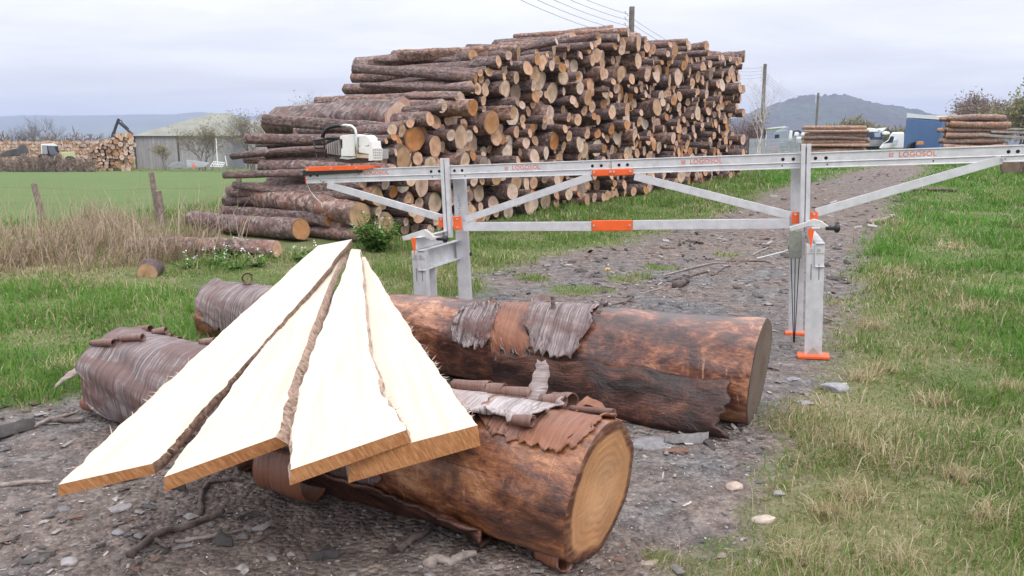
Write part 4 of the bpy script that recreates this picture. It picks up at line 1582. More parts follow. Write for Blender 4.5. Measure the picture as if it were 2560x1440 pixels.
# loose wire at the rail end
q = LP(772, 452, 0)
MB().tube([q, q + [-.02, 0, -.02], q + [.0, .01, -.09], q + [.05, .02, -.16], q + [.09, .03, -.20], q + [.10, .03, -.24]], .003, 6).build('loose_wire', WHITE, mill)

# ------------------------------------------------------------------ chainsaw on its carriage
SAWM = MM.copy()
q = LP(880, 428, 0)
SAWM[:3, 3] = MJ + E1 * q[0] + E3 * .056
saw = thing('chainsaw', 'white and black chainsaw on an orange carriage at the sawmill rail end', 'chainsaw', M=Matrix(SAWM.tolist()))
S0 = q[0]


def C2(px, py):
    v = LP(px, py, 0)
    return (v[0] - S0, v[2] - .056)


def tr(pts):
    return [C2(*p) for p in pts]


def sprism(name, pts, t0, t1, mat, bev=.004, parent=None):
    return MB().prism(tr(pts), (0, t0, 0), (1, 0, 0), (0, 0, 1), (0, 1, 0), t1 - t0).build(name, mat, parent or saw, bevel=bev)


car = sprism('carriage_plate', [(775, 417), (900, 413), (940, 413), (940, 420), (918, 424), (775, 428)], -.075, .10, ORANGE, .003)
sprism('slide_strip', [(768, 425), (912, 421), (912, 431), (768, 439)], -.07, -.045, BLACK, .002)
for px, py in ((781, 424), (840, 421), (902, 419)):
    c = C2(px, py)
    MB().cyl((c[0], -.085, c[1]), (c[0], -.074, c[1]), .009, n=8).build('bolt', STEEL, car)
sprism('mount_post', [(873, 403), (880, 403), (880, 414), (873, 414)], -.02, .02, STEEL, .001)
sprism('bar_mount', [(842, 392), (925, 394), (926, 406), (880, 409), (842, 404)], -.03, .09, plain('oily_metal', (.06, .045, .04), .45, .3, .5, 40), .003)
sprism('guide_bar', [(795, 398), (845, 397), (870, 401), (845, 405), (795, 403)], .0, .012, plain('bar_steel', (.22, .2, .19), .4, .6, .3, 50), .002)
sprism('bottom_plate', [(860, 391), (885, 393), (897, 390), (897, 396), (876, 399), (855, 396)], -.05, .03, CHROME, .002)
body = sprism('engine_cover', [(860, 341), (868, 338), (898, 336), (903, 342), (898, 348), (898, 372), (898, 391), (863, 391), (863, 372), (866, 371), (866, 349), (860, 349)], -.075, .10, WHITE, .006)
sprism('airbox', [(902, 339), (922, 338), (930, 346), (930, 363), (920, 366), (913, 369), (903, 367)], -.05, .11, WHITE, .006)
tank = sprism('fuel_tank', [(903, 369), (915, 367), (930, 366), (931, 352), (937, 352), (940, 372), (940, 402), (929, 402), (929, 385), (905, 382)], -.06, .11, WHITE, .005)
sprism('tank_base', [(898, 385), (929, 387), (929, 396), (892, 394)], -.055, .08, plain('tan_plastic', (.55, .42, .31), .5), .004)
# ribbed starter cover
rib = MB()
for k in range(6):
    x = 830 + k * 5.4
    tp_ = 360 - k * 2.0
    bt_ = 384 + k * .9
    a = C2(x, tp_)
    b = C2(x + 3.4, bt_)
    rib.box(((a[0] + b[0]) / 2, -.055, (a[1] + b[1]) / 2), (b[0] - a[0], .07, a[1] - b[1]))
rib.build('cooling_fins', plain('fin_metal', (.42, .39, .37), .45, .3), saw, bevel=.003)
sprism('crankcase', [(822, 352), (860, 345), (865, 352), (864, 391), (826, 391), (820, 372)], -.03, .10, BLACK, .004)
sprism('hand_guard', [(790, 350), (822, 345), (824, 350), (795, 354)], -.05, -.03, BLACK, .002)
gd = MB()
def bars(pts, t, r):
    gd.tube([(C2(*p)[0], t, C2(*p)[1]) for p in pts], r, 8)
bars([(790, 352), (795, 370), (818, 370), (816, 348), (790, 352)], -.045, .009)
bars([(795, 372), (797, 380), (820, 378), (822, 395)], -.045, .010)
bars([(797, 380), (798, 396), (820, 398)], -.045, .006)
bars([(820, 346), (862, 346)], -.02, .014)
gd.build('rear_handle', BLACK, saw, smooth=True)
hb_ = [(819, 344), (822, 333), (830, 323), (842, 317), (856, 315), (868, 315)]
MB().tube([(C2(*p)[0], -.085, C2(*p)[1]) for p in hb_], .017, 12).build('grip', BLACK, saw, smooth=True)
hc = [(866, 315), (880, 314), (892, 316), (900, 323), (903, 335), (903, 360), (903, 384)]
MB().tube([(C2(*p)[0], -.09, C2(*p)[1]) for p in hc], .0125, 12).build('handle_tube', CHROME, saw, smooth=True)
# perforated bumper
grid = MB()
x0, y0, x1, y1 = 939, 372, 962, 398
for i in range(6):
    a, b = C2(x0 + (x1 - x0) * i / 5, y0), C2(x0 + (x1 - x0) * i / 5 - 1.2, y1)
    grid.bar((a[0], -.05, a[1]), (b[0], -.05, b[1]), .006, .006)
for j in range(5):
    y = y0 + (y1 - y0) * j / 4
    a, b = C2(x0 - 1, y), C2(x1, y)
    grid.bar((a[0], -.05, a[1]), (b[0], -.05, b[1]), .010, .011)
grid.build('muffler_grille', WHITE, saw)
sprism('muffler', [(940, 373), (960, 373), (960, 397), (940, 397)], -.045, .09, plain('muffler_grey', (.35, .34, .33), .5, .3), .003)
# ------------------------------------------------------------------ background: things far behind
def fbox(mb, px0, py0, px1, py1, d, dep, m=0, yoff=0.0):
    """box whose front spans the given outline at distance d and which is dep metres deep"""
    a, b = P(px0, py1, d), P(px1, py0, d)
    y = d * 1.012 + yoff
    return mb.box(((a[0] + b[0]) / 2, y + dep / 2, (a[2] + b[2]) / 2), (abs(b[0] - a[0]), dep, abs(b[2] - a[2])), None, m)


def wpart(mb, name, mat, parent, **kw):
    return keep(mb.build(name, mat, **kw), parent)


def fprism(pts, d, dep, yoff=0.0):
    q = [P(a, b, d) for a, b in pts]
    y = d * 1.012 + yoff
    xm = sum(p[0] for p in q) / len(q)
    return MB().prism([(p[0], p[2]) for p in q], (0, y, 0), (1, 0, 0), (0, 0, 1), unit(np.array([xm, y, 0])), dep)


GLASS = plain('dark_glass', (.03, .04, .055), 0.12, 0.0, 0.2, 3.0)
VAN_WHITE = plain('van_white_paint', (.78, .79, .80), 0.3, 0.0, 0.03, 3.0)
TYRE = plain('tyre_rubber', (.02, .02, .02), 0.85, 0.0, 0.3, 20.0)

# --- grey barns
def mat_clad():
    m, nt, b = newmat('weathered_cladding')
    o = objc(nt)
    f = noise(nt, vscale(nt, o, (5.0, 1, .25)), 1.0, 5, 0.7)
    g_ = noise(nt, vscale(nt, o, (.4, 1, .4)), 1.0, 3, 0.5)
    c = mixc(nt, 0.35, ramp(nt, f, [(0.3, (.21, .195, .20)), (0.7, (.44, .42, .43))]), ramp(nt, g_, [(0.3, (.22, .205, .21)), (0.7, (.42, .40, .41))]))
    nt.links.new(c, b.inputs['Base Color'])
    b.inputs['Roughness'].default_value = 0.9
    bump(nt, b, f, 0.8, 0.08)
    return m


def mat_roof(name, c0, c1_):
    m, nt, b = newmat(name)
    o = objc(nt)
    w = nd(nt, 'ShaderNodeTexWave', {'Vector': o, 'Scale': 3.2, 'Distortion': 0.0}, wave_type='BANDS', bands_direction='X').outputs['Fac']
    g_ = noise(nt, o, 0.5, 5, 0.65)
    nt.links.new(ramp(nt, g_, [(0.3, c0), (0.7, c1_)]), b.inputs['Base Color'])
    b.inputs['Roughness'].default_value = 0.9
    bump(nt, b, w, 0.5, 0.06)
    return m


CLAD = mat_clad()
RoofA = mat_roof('mossy_sheet_roof', (.20, .205, .17), (.30, .30, .255))
RoofB = mat_roof('grey_sheet_roof', (.22, .21, .21), (.32, .31, .31))
DARKT = plain('dark_timber', (.06, .055, .055), .8)


def barn(label, px0, px1, pyb, pye, pyr, d, depth, roofmat, doors, hip, nb):
    a, b = P(px0, pyb, d), P(px1, pye, d)
    zb, ze = a[2] - 1.0, b[2]
    zr = P(px0, pyr, d + depth / 2)[2]
    x0, x1, y = a[0], b[0], d * 1.012
    t = thing('barn', label, 'barn', ((x0 + x1) / 2, y, zb), group='barns across the field')
    # wall bays
    n_ = nb
    for i in range(n_):
        xa, xb = x0 + (x1 - x0) * i / n_, x0 + (x1 - x0) * (i + 1) / n_
        wpart(MB().box(((xa + xb) / 2, y + .1, (zb + ze) / 2), (xb - xa - .02, .2, ze - zb)), 'wall_panel', CLAD, t)
        wpart(MB().box((xa, y - .03, (zb + ze) / 2), (.16, .14, ze - zb)), 'post', DARKT, t)
    for x in (x0, x1):
        wpart(MB().box((x, y + depth / 2, (zb + ze) / 2), (.2, depth - .3, ze - zb)), 'side_wall', CLAD, t)
    wpart(MB().box(((x0 + x1) / 2, y + depth, (zb + ze) / 2), (x1 - x0, .2, ze - zb)), 'back_wall', CLAD, t)
    ov = .35
    xr0, xr1 = (x0 + depth * hip, x1 - (depth * .1 if hip else 0))
    V = [(x0 - ov, y - ov, ze - .1), (x1 + ov, y - ov, ze - .1), (x1 + ov, y + depth + ov, ze - .1), (x0 - ov, y + depth + ov, ze - .1), (xr0 - ov, y + depth / 2, zr), (xr1 + ov, y + depth / 2, zr)]
    rf = MB().add(V, [(0, 1, 5, 4), (2, 3, 4, 5), (3, 0, 4), (1, 2, 5), (0, 3, 2, 1)])
    rf = wpart(rf, 'roof', roofmat, t)
    g_ = MB().box(((x0 + x1) / 2, y - ov - .02, ze - .13), (x1 - x0 + 2 * ov, .12, .16)).build('gutter', DARKT)
    g_.parent = rf
    g_.matrix_parent_inverse = t.matrix_basis.inverted()
    for (p0, p1) in doors:
        da, db = P(p0, pyb, d), P(p1, pye + 14, d)
        wpart(MB().box(((da[0] + db[0]) / 2, y - .04, (zb + db[2]) / 2), (db[0] - da[0], .1, db[2] - zb)), 'door', plain('blue_grey_door', (.2, .21, .25), .8), t)
    return t


barn('long grey timber barn with pale mossy roof across the field', 341, 556, 409, 338, 284, 100.0, 17.0, RoofA, [], 0.42, 2)
barn('lower grey barn with dark roof behind the bare bushes', 560, 800, 404, 337, 300, 104.0, 14.0, RoofB, [(566, 612)], 0.0, 4)

# --- branches and foliage
def twig_mesh(segs, n=4):
    """many tapered branches as one fast mesh"""
    A = np.array([s[0] for s in segs], float)
    B = np.array([s[1] for s in segs], float)
    ra = np.array([s[2] for s in segs], float)
    rb = np.array([s[3] for s in segs], float)
    d = B - A
    d /= np.linalg.norm(d, axis=1)[:, None] + 1e-9
    up = np.where(np.abs(d[:, 2:3]) > .9, np.array([[1.0, 0, 0]]), np.array([[0, 0, 1.0]]))
    u = np.cross(up, d)
    u /= np.linalg.norm(u, axis=1)[:, None] + 1e-9
    w = np.cross(d, u)
    V = np.zeros((len(segs), 2 * n, 3))
    for j in range(n):
        an = 2 * math.pi * j / n
        o = u * math.cos(an) + w * math.sin(an)
        V[:, j] = A + o * ra[:, None]
        V[:, n + j] = B + o * rb[:, None]
    base = (np.arange(len(segs)) * 2 * n)[:, None]
    q = np.concatenate([np.stack([base[:, 0] + j, base[:, 0] + (j + 1) % n, base[:, 0] + n + (j + 1) % n, base[:, 0] + n + j], 1) for j in range(n)])
    return V.reshape(-1, 3), q


def grow(base, H, W, seed, stems=3, levels=4, r0=0.08, spread=0.45, kids=4):
    r = np.random.default_rng(seed)
    segs, tips = [], []

    def rec(p, d, L, rad, lv):
        k = 3
        q = p
        for i in range(k):
            d2 = unit(d + r.normal(0, .14, 3) + np.array([0, 0, .06]))
            q2 = q + d2 * L / k
            segs.append((q, q2, rad * (1 - .25 * i), rad * (1 - .25 * (i + 1))))
            if lv > 0 and (i > 0 or lv < levels):
                for _ in range(kids if i == k - 1 else max(1, kids - 2)):
                    nd_ = unit(d2 + r.normal(0, spread, 3) * np.array([1, 1, .7]))
                    rec(q2, nd_, L * r.uniform(.5, .74), max(rad * .48, .004), lv - 1)
            q = q2
            d = d2
        if lv == 0:
            tips.append(q)
    for s in range(stems):
        an = r.uniform(0, 6.28)
        d = unit([math.cos(an) * .35 * W / H, math.sin(an) * .35 * W / H, 1])
        rec(np.asarray(base, float) + [r.normal(0, .05 * W), r.normal(0, .05 * W), 0], d, H * r.uniform(.34, .46), r0, levels)
    return segs, np.array(tips)


def leaf_mat(name, c0, c1_, c2):
    m, nt, b = newmat(name)
    rnd = nd(nt, 'ShaderNodeNewGeometry').outputs['Random Per Island']
    nt.links.new(ramp(nt, rnd, [(0.0, c0), (0.5, c1_), (1.0, c2)]), b.inputs['Base Color'])
    b.inputs['Roughness'].default_value = 0.6
    tr_ = nd(nt, 'ShaderNodeBsdfTranslucent', {'Color': (c1_[0] * 1.3, c1_[1] * 1.3, c1_[2], 1)})
    mx = nd(nt, 'ShaderNodeMixShader', {0: 0.3, 1: b.outputs[0], 2: tr_.outputs[0]})
    nt.links.new(mx.outputs[0], nt.nodes['Material Output'].inputs[0])
    return m


TWIG = plain('bare_twig', (.17, .135, .12), .85, 0, .3, 5.0)
TWIG_RED = plain('reddish_twig', (.16, .085, .08), .85, 0, .3, 5.0)
LEAF_OLIVE = leaf_mat('olive_buds', (.14, .125, .05), (.21, .185, .08), (.28, .24, .13))
LEAF_GREEN = leaf_mat('fresh_green_leaf', (.05, .10, .02), (.085, .16, .03), (.13, .22, .05))
LEAF_BROWN = leaf_mat('brown_buds', (.15, .105, .09), (.21, .155, .13), (.27, .21, .17))


def leaves_at(tips, n, size, spread, seed):
    r = np.random.default_rng(seed)
    c = tips[r.integers(0, len(tips), n)] + r.normal(0, spread, (n, 3))
    a = r.normal(0, 1, (n, 3))
    a /= np.linalg.norm(a, axis=1)[:, None]
    b = np.cross(a, r.normal(0, 1, (n, 3)))
    b /= np.linalg.norm(b, axis=1)[:, None]
    s = size * r.uniform(.5, 1.3, n)[:, None]
    V = np.stack([c - a * s, c + b * s * .45, c + a * s, c - b * s * .45], 1).reshape(-1, 3)
    return V, np.arange(4 * n).reshape(n, 4)


def tree(name, label, cat, base, H, W, seed, tw=TWIG, lf=None, nleaf=0, lsize=.1, lspread=.15, group=None, **kw):
    t = thing(name, label, cat, base, group=group)
    segs, tips = grow(base, H, W, seed, **kw)
    cut = kw.get('r0', .08) * .3
    thick = [s for s in segs if s[2] > cut]
    thin = [s for s in segs if s[2] <= cut]
    for nm, sg in (('trunk', thick), ('twigs', thin)):
        if sg:
            V_, q_ = twig_mesh(sg, 5 if nm == 'trunk' else 3)
            keep(link(nm, np_mesh(nm, V_, quads=q_, mats=tw)), t)
    if lf and nleaf:
        V_, q_ = leaves_at(tips, nleaf, lsize, lspread, seed + 1)
        keep(link('crown', np_mesh('crown', V_, quads=q_, mats=lf)), t)
    return t


def gb(px, py, d):
    q = P(px, py, d)
    return np.array([q[0], q[1], float(T(q[0], q[1], False)) - .05])


tree('bare_tree', 'bare spreading tree at the far left behind the log pile', 'tree', gb(35, 405, 112), 7.0, 8, 11, group='bare trees behind the far log pile', stems=4, levels=4, r0=.10, kids=3)
tree('bare_tree', 'bare upright tree behind the tractor', 'tree', gb(120, 405, 112), 7.6, 6, 12, group='bare trees behind the far log pile', stems=3, levels=4, r0=.11, kids=3)
tree('hawthorn_bush', 'broad olive bush in front of the long barn', 'bush', gb(512, 412, 90), 5.6, 5, 13, TWIG, LEAF_OLIVE, 1700, .10, .16, 'bushes by the barns', stems=7, levels=4, r0=.07, kids=3, spread=.5)
tree('hawthorn_bush', 'small thin olive bush against the long barn wall', 'bush', gb(410, 412, 92), 3.2, 2, 14, TWIG, LEAF_OLIVE, 700, .10, .14, 'bushes by the barns', stems=5, levels=3, r0=.03, kids=3, spread=.35)
tree('hawthorn_bush', 'tall olive bush in front of the low barn', 'bush', gb(632, 412, 84), 6.4, 3, 15, TWIG, LEAF_OLIVE, 1700, .10, .16, 'bushes by the barns', stems=6, levels=4, r0=.07, kids=3, spread=.35)
tree('hawthorn_bush', 'gnarled grey bush right beside the log stack', 'bush', gb(728, 412, 62), 5.6, 4, 16, TWIG, LEAF_OLIVE, 900, .11, .22, 'bushes by the barns', stems=4, levels=4, r0=.09, kids=3)
tree('hawthorn_bush', 'bare crown showing just over the near slope of the stack', 'bush', gb(820, 412, 66), 6.6, 4, 17, TWIG, LEAF_OLIVE, 300, .10, .2, 'bushes by the barns', stems=3, levels=4, r0=.09, kids=3)

# --- hedge along the far edge of the field
def mass(name, label, cat, pts, mats, kind='stuff'):
    """foliage mass: many short twigs and leaves round given blobs (x,y,z,rx,rz,n)"""
    r = np.random.default_rng(len(pts) * 7 + 1)
    VV_, QQ_, off_ = [], [], 0
    for (x, y, z, rx, rz, n) in pts:
        dirs = r.normal(0, 1, (n, 3))
        dirs /= np.linalg.norm(dirs, axis=1)[:, None]
        c = np.array([x, y, z]) + dirs * (r.uniform(.35, 1, (n, 1)) ** .5) * np.array([rx, rx * .7, rz])
        a = dirs * .4 + r.normal(0, .6, (n, 3)) + [0, 0, .4]
        a /= np.linalg.norm(a, axis=1)[:, None]
        b = np.cross(a, r.normal(0, 1, (n, 3)))
        b /= np.linalg.norm(b, axis=1)[:, None]
        s = rz * .22 * r.uniform(.5, 1.4, (n, 1))
        VV_.append(np.stack([c - a * s, c + b * s * .16, c + a * s, c - b * s * .16], 1).reshape(-1, 3))
        QQ_.append(np.arange(4 * n).reshape(n, 4) + off_)
        off_ += 4 * n
    return tag(link(name, np_mesh(name, np.concatenate(VV_), quads=np.concatenate(QQ_), mats=mats)), label, cat, kind=kind)


HEDGE = leaf_mat('dead_hedge', (.16, .10, .085), (.27, .20, .17), (.36, .29, .25))
pts = []
r3 = np.random.default_rng(44)
for px in range(-140, 240, 16):
    q = gb(px, 425, 84)
    hgt = r3.uniform(.8, 1.15) * (1.0 if px < 150 else .8)
    pts.append((q[0], q[1] + r3.uniform(-.5, .5), q[2] + hgt * .75, .62, hgt, 330))
mass('hedge', 'straggly dry hedge along the far edge of the green field', 'hedge', pts, HEDGE)
pts = []
for px in range(180, 760, 18):
    q = gb(px, 425, 86)
    pts.append((q[0], q[1], q[2] + .28, .6, .42, 90))
mass('rough_grass', 'rough olive grass strip in front of the barns', 'grass', pts, LEAF_OLIVE)
pts = []
for px in range(-160, 520, 22):
    q = gb(px, 405, 150)
    pts.append((q[0], q[1], q[2] + 2.2, 1.5, 2.6 + r3.uniform(0, 1.2), 120))
mass('far_trees', 'brown belt of far bare trees behind the log pile', 'trees', pts, LEAF_BROWN)

# --- far log pile left of the barn
def end_pile(name, label, cells, seed):
    r = np.random.default_rng(seed)
    VV_, QQ_, TT2, LC2, m1, m2 = [], [], [], [], [], []
    off_ = 0
    for (c, a, L, rr) in cells:
        p = PROTO[int(r.integers(NPRO))]
        M = log_matrix(c, a, L, rr, r.uniform(0, 6))
        A = np.concatenate([p['V'], p['capV']])
        k = len(p['V'])
        VV_.append(A @ M[:3, :3].T + M[:3, 3])
        LC2.append(np.concatenate([p['V'] * np.array([3, .14, .14]) + r.uniform(0, 50, 3), p['capV']]))
        QQ_ += [p['Q'] + off_, p['capQ'] + off_ + k]
        TT2 += [p['T'] + off_, p['capT'] + off_ + k]
        ci = int(r.integers(1, 4))
        m1 += [np.zeros(len(p['Q'])), np.full(len(p['capQ']), ci)]
        m2 += [np.full(len(p['T']), 1), np.full(len(p['capT']), ci)]
        off_ += len(A)
    me_ = np_mesh(name, np.concatenate(VV_), np.concatenate(QQ_), np.concatenate(TT2), [BARK, CUT, CUT_PALE, CUT_ORANGE], False,
                  {'lc': ('FLOAT_VECTOR', np.concatenate(LC2))}, np.concatenate(m1 + m2))
    return tag(link(name, me_), label, 'log pile', kind='stuff')


cells = []
r4 = np.random.default_rng(8)
for px in np.arange(-140, 300, 7.2):
    for j in range(9):
        q = gb(px + r4.uniform(-2, 2), 420, 96)
        cells.append((q + [0, 0, .2 + j * .38 + r4.uniform(-.06, .06)], np.array([-.5, .87, 0]), 3.0, r4.uniform(.15, .24)))
end_pile('far_log_pile', 'long low pile of log ends behind the tractor', cells, 1)
cells = []
for px in np.arange(186, 339, 7.0):
    top = int(np.interp(px, [186, 230, 275, 300, 338], [2, 7, 10, 12, 12]))
    for j in range(top):
        q = gb(px + r4.uniform(-2, 2), 420, 90)
        rr = r4.uniform(.13, .22) * (1.35 if px > 295 else 1)
        cells.append((q + [0, r4.uniform(-.4, .4), .2 + j * .345 + r4.uniform(-.05, .05)], np.array([-.30 if px < 290 else -.5, .87, r4.normal(0, .03)]), 3.0, rr))
end_pile('far_log_pile', 'tall heap of orange log ends against the long barn', cells, 2)

# --- timber crane, red sheet, tractor
cr = thing('timber_crane', 'dark folding loader crane rising behind the log heap', 'crane', gb(285, 400, 98))
d = 98.0
def ptube(pts, r, dd=d):
    return MB().tube([P(a, b, dd) for a, b in pts], r, 8)
wpart(ptube([(281, 395), (281, 345), (285, 330)], .22), 'pillar', BLACK, cr)
wpart(ptube([(283, 338), (289, 318), (297, 297)], .17), 'boom', BLACK, cr)
wpart(ptube([(297, 306), (316, 322), (331, 336)], .16), 'stick', BLACK, cr)
wpart(ptube([(305, 306), (322, 322)], .07), 'hydraulic_ram', BLACK, cr)
wpart(ptube([(298, 301), (305, 302), (304, 307)], .06), 'link', BLACK, cr)
sh = fprism([(302, 337), (312, 333), (326, 338), (338, 336), (337, 344), (331, 346), (325, 353), (318, 345), (310, 342)], 93.0, .5)
o = sh.build('tarpaulin', plain('red_tarp', (.72, .05, .06), .6, 0, .2, 2.0, .5), bevel=.08)
tag(o, 'red tarpaulin thrown over the top of the far log heap', 'tarpaulin')
tk = thing('tractor', 'old grey tractor with a white cab roof behind the hedge', 'tractor', gb(130, 415, 86))
d = 86.0
wpart(fprism([(107, 360), (140, 359), (147, 363), (147, 366), (107, 364)], d, 1.5), 'cab_roof', VAN_WHITE, tk, bevel=.05)
wpart(fprism([(109, 364), (122, 364), (122, 384), (108, 383)], d, 1.4, .05), 'window', plain('tractor_glass', (.30, .32, .35), .15), tk)
wpart(fprism([(124, 364), (139, 365), (146, 385), (128, 387)], d, 1.4, .05), 'windscreen', plain('tractor_glass_dark', (.12, .14, .17), .15), tk)
wpart(fprism([(139, 365), (148, 364), (150, 386), (146, 386)], d, 1.4, .03), 'pillar', BLACK, tk)
wpart(fprism([(106, 364), (109, 364), (108, 385), (106, 384)], d, 1.4, .0), 'pillar', VAN_WHITE, tk)
wpart(fprism([(121.5, 364), (124, 364), (128, 387), (121.5, 386)], d, 1.4, .0), 'pillar', BLACK, tk)
wpart(fprism([(104, 384), (150, 386), (150, 412), (104, 412)], d, 1.3, .1), 'chassis', DARKT, tk)
wpart(fprism([(150, 380), (186, 379), (189, 396), (150, 398)], d, .9, .2), 'bonnet', plain('pale_yellow_paint', (.5, .52, .26), .5), tk, bevel=.05)
for px in (112, 176):
    c = P(px, 402, d)
    wpart(MB().cyl(c + [0, -.25, 0], c + [0, .25, 0], .75 if px < 150 else .5, n=20), 'wheel', TYRE, tk)
dm = thing('sheeted_heap', 'dark covered heap left of the tractor', 'heap', gb(60, 410, 88))
wpart(fprism([(0, 385), (20, 376), (48, 370), (54, 361), (66, 360), (74, 372), (76, 390), (0, 392)], 88.0, 1.6), 'cover', plain('dark_sheet', (.07, .065, .07), .7, 0, .4, 1.5, .6), dm, bevel=.1)

# --- things by the barn: sheets, pallet frame, marker
o = fprism([(418, 418), (430, 408), (452, 404), (460, 412), (456, 420), (425, 424)], 88.0, .6).build('roof_sheet', plain('dull_grey_sheet', (.27, .28, .31), .6, 0, .2, 2.0), bevel=.05)
tag(o, 'dull grey sheet lying in a heap before the long barn', 'sheet')
o = fprism([(461, 400), (478, 401), (520, 407), (508, 418), (462, 420)], 88.0, .3, .5).build('roof_sheet', plain('pale_blue_sheet', (.42, .43, .47), .5, 0, .15, 2.0), bevel=.04)
tag(o, 'pale bluish sheet leaning beside the olive bush', 'sheet')
fr = thing('metal_rack', 'white slatted rack lying in front of the low barn', 'rack', gb(545, 418, 87))
q = lambda a, b: P(a, b, 87.0)
for (a, b) in (((534, 404), (562, 407)), ((526, 416), (556, 417)), ((530, 410), (559, 412))):
    wpart(MB().tube([q(*a), q(*b)], .055, 6), 'rail', VAN_WHITE, fr)
for i in range(6):
    wpart(MB().tube([q(534 + 5.6 * i, 404 + .6 * i), q(526 + 6 * i, 416 + .2 * i)], .05, 6), 'slat', VAN_WHITE, fr)
c = P(484, 420, 86.0)
o = MB().tube([c, c + [0, 0, .3], c + [0, 0, .55]], [.16, .1, .03], 10).build('traffic_cone', ORANGE)
tag(o, 'small orange cone in front of the pale bluish sheet', 'cone')
for px, t0, lab in ((540, 345, 'thin white pole standing in front of the olive bush'), (563, 390, 'short white pole beside the slatted rack')):
    a, b = P(px, t0, 88.0), P(px + 4, 408, 88.0)
    o = MB().tube([b - [0, 0, .3], a], .05, 6).build('white_pole', VAN_WHITE)
    tag(o, lab, 'pole')

# --- fence posts at the field edge
POSTM = plain('weathered_post', (.21, .165, .14), .9, 0, .45, 14.0, .8)
def fpost(px, pyt, pyb, d, r, lean, label):
    b = P(px, pyb, d)
    z = float(T(b[0], b[1])) - .2
    t_ = P(px, pyt, d)
    base = np.array([b[0] + lean * .0, b[1], z])
    top_ = np.array([t_[0] + 0, b[1], t_[2]])
    base[0] += lean
    o = MB().tube([base, base * .5 + top_ * .5 + [.012, 0, 0], top_ * .97 + base * .03, top_], [r, r * .95, r * .9, r * .55], 9).build('fence_post', POSTM)
    return tag(o, label, 'post', 'fence posts along the field')


fpost(94, 456, 560, 14.0, .055, .12, 'leaning fence post at the far left of the field edge')
fpost(386, 427, 545, 13.6, .050, .08, 'tall fence post with broken top in the dead grass')
fpost(401, 474, 548, 13.4, .055, .04, 'short split post right beside the tall broken fence post')
fpost(603, 436, 560, 14.4, .055, .02, 'grey fence post at the left edge of the log stack')
# strands of wire between the posts
for h, lab in ((.62, 'upper thin wire strand between the fence posts'), (.34, 'lower thin wire strand between the fence posts')):
    pts = []
    for px, d in ((-500, 14.6), (94, 14.0), (240, 13.8), (386, 13.6), (500, 14.0), (603, 14.4)):
        c = P(px, 500, d)
        pts.append([c[0], c[1], float(T(c[0], c[1])) + h - (.05 if px in (240, 500) else 0)])
    tag(MB().tube(pts, .0016, 5).build('fence_wire', TWIG), lab, 'wire', 'wire strands of the fence')

# --- power poles and lines
POLE = plain('tarred_pole', (.15, .13, .12), .85, 0, .35, 6.0)
def pole(px, pyt, d, r, label):
    t_ = P(px, pyt, d)
    z = float(T(t_[0], t_[1], False)) - .3
    t = thing('power_pole', label, 'power pole', (t_[0], t_[1], z), group='power poles')
    wpart(MB().tube([(t_[0], t_[1], z), (t_[0], t_[1], (z + t_[2]) / 2), t_], [r * 1.25, r * 1.1, r], 10), 'shaft', POLE, t)
    for k in range(5):
        h = t_[2] - .25 - k * .22
        wpart(MB().tube([(t_[0] - r, t_[1], h), (t_[0] - r - .13, t_[1] - .02, h), (t_[0] - r - .15, t_[1] - .02, h + .08)], .016, 6), 'bracket', STEEL, t)
        wpart(MB().tube([(t_[0] - r - .15, t_[1] - .02, h + .05), (t_[0] - r - .15, t_[1] - .02, h + .10), (t_[0] - r - .15, t_[1] - .02, h + .16)], [.035, .045, .02], 8), 'insulator', VAN_WHITE, t)
    return t, np.array([t_[0] - r - .15, t_[1] - .02, t_[2] - .25])


p1, w1 = pole(1580, 17, 31.0, .105, 'nearest power pole, its top rising over the log stack')
p2, w2 = pole(1913, 160, 56.0, .115, 'tall power pole at the far end of the log stack')
p3, w3 = pole(2046, 232, 92.0, .12, 'farthest power pole in front of the wooded hill')
w0 = P(900, -330, 17.0)


def wires(a, b, n, parent, sag):
    for k in range(n):
        A, B = a - [0, 0, .22 * k], b - [0, 0, .22 * k]
        pts = []
        for i in range(15):
            s = i / 14
            q_ = A + (B - A) * s
            q_[2] -= sag * 4 * s * (1 - s)
            pts.append(q_)
        wpart(MB().tube(pts, .007, 5), 'wire', BLACK, parent)


wires(w1, w0, 5, p1, .35)
wires(w1, w2, 4, p1, .7)
wires(w2, w3, 4, p2, .9)

# --- lorry yard on the right
def wheelset(parent, pxs, py, d, r):
    for px in pxs:
        c = P(px, py, d)
        wpart(MB().cyl(c + [0, -.05, 0], c + [0, .3, 0], r, n=18), 'wheel', TYRE, parent)


D = 70.0
t = thing('lorry', 'grey lorry cab with a roof deflector, left of the low log stack', 'lorry', gb(1948, 372, D))
GREYP = plain('grey_blue_paint', (.26, .29, .36), .35, 0, .05, 3)
wpart(fprism([(1932, 334), (1936, 328), (1960, 324), (1966, 327), (1966, 352), (1932, 352)], D, 2.3), 'cab', GREYP, t, bevel=.08)
wpart(fprism([(1933, 337), (1944, 336), (1944, 345), (1933, 346)], D, .1, -.05), 'windscreen', GLASS, t)
wpart(fprism([(1936, 328), (1960, 317), (1966, 318), (1966, 327)], D, 2.2, .05), 'roof_deflector', GREYP, t, bevel=.06)
wpart(fprism([(1932, 352), (1966, 352), (1966, 362), (1932, 362)], D, 2.2, .05), 'bumper', plain('dark_grey_bumper', (.08, .085, .1), .6), t)
wheelset(t, (1940, 1960), 363, D, .5)
t = thing('open_shed', 'dark open-sided shed with a pale roof edge behind the grey lorry', 'shed', gb(1935, 372, 84))
wpart(fprism([(1908, 321), (1956, 316), (1962, 317), (1962, 318.5), (1908, 323)], 84.0, 8.0), 'roof', VAN_WHITE, t)
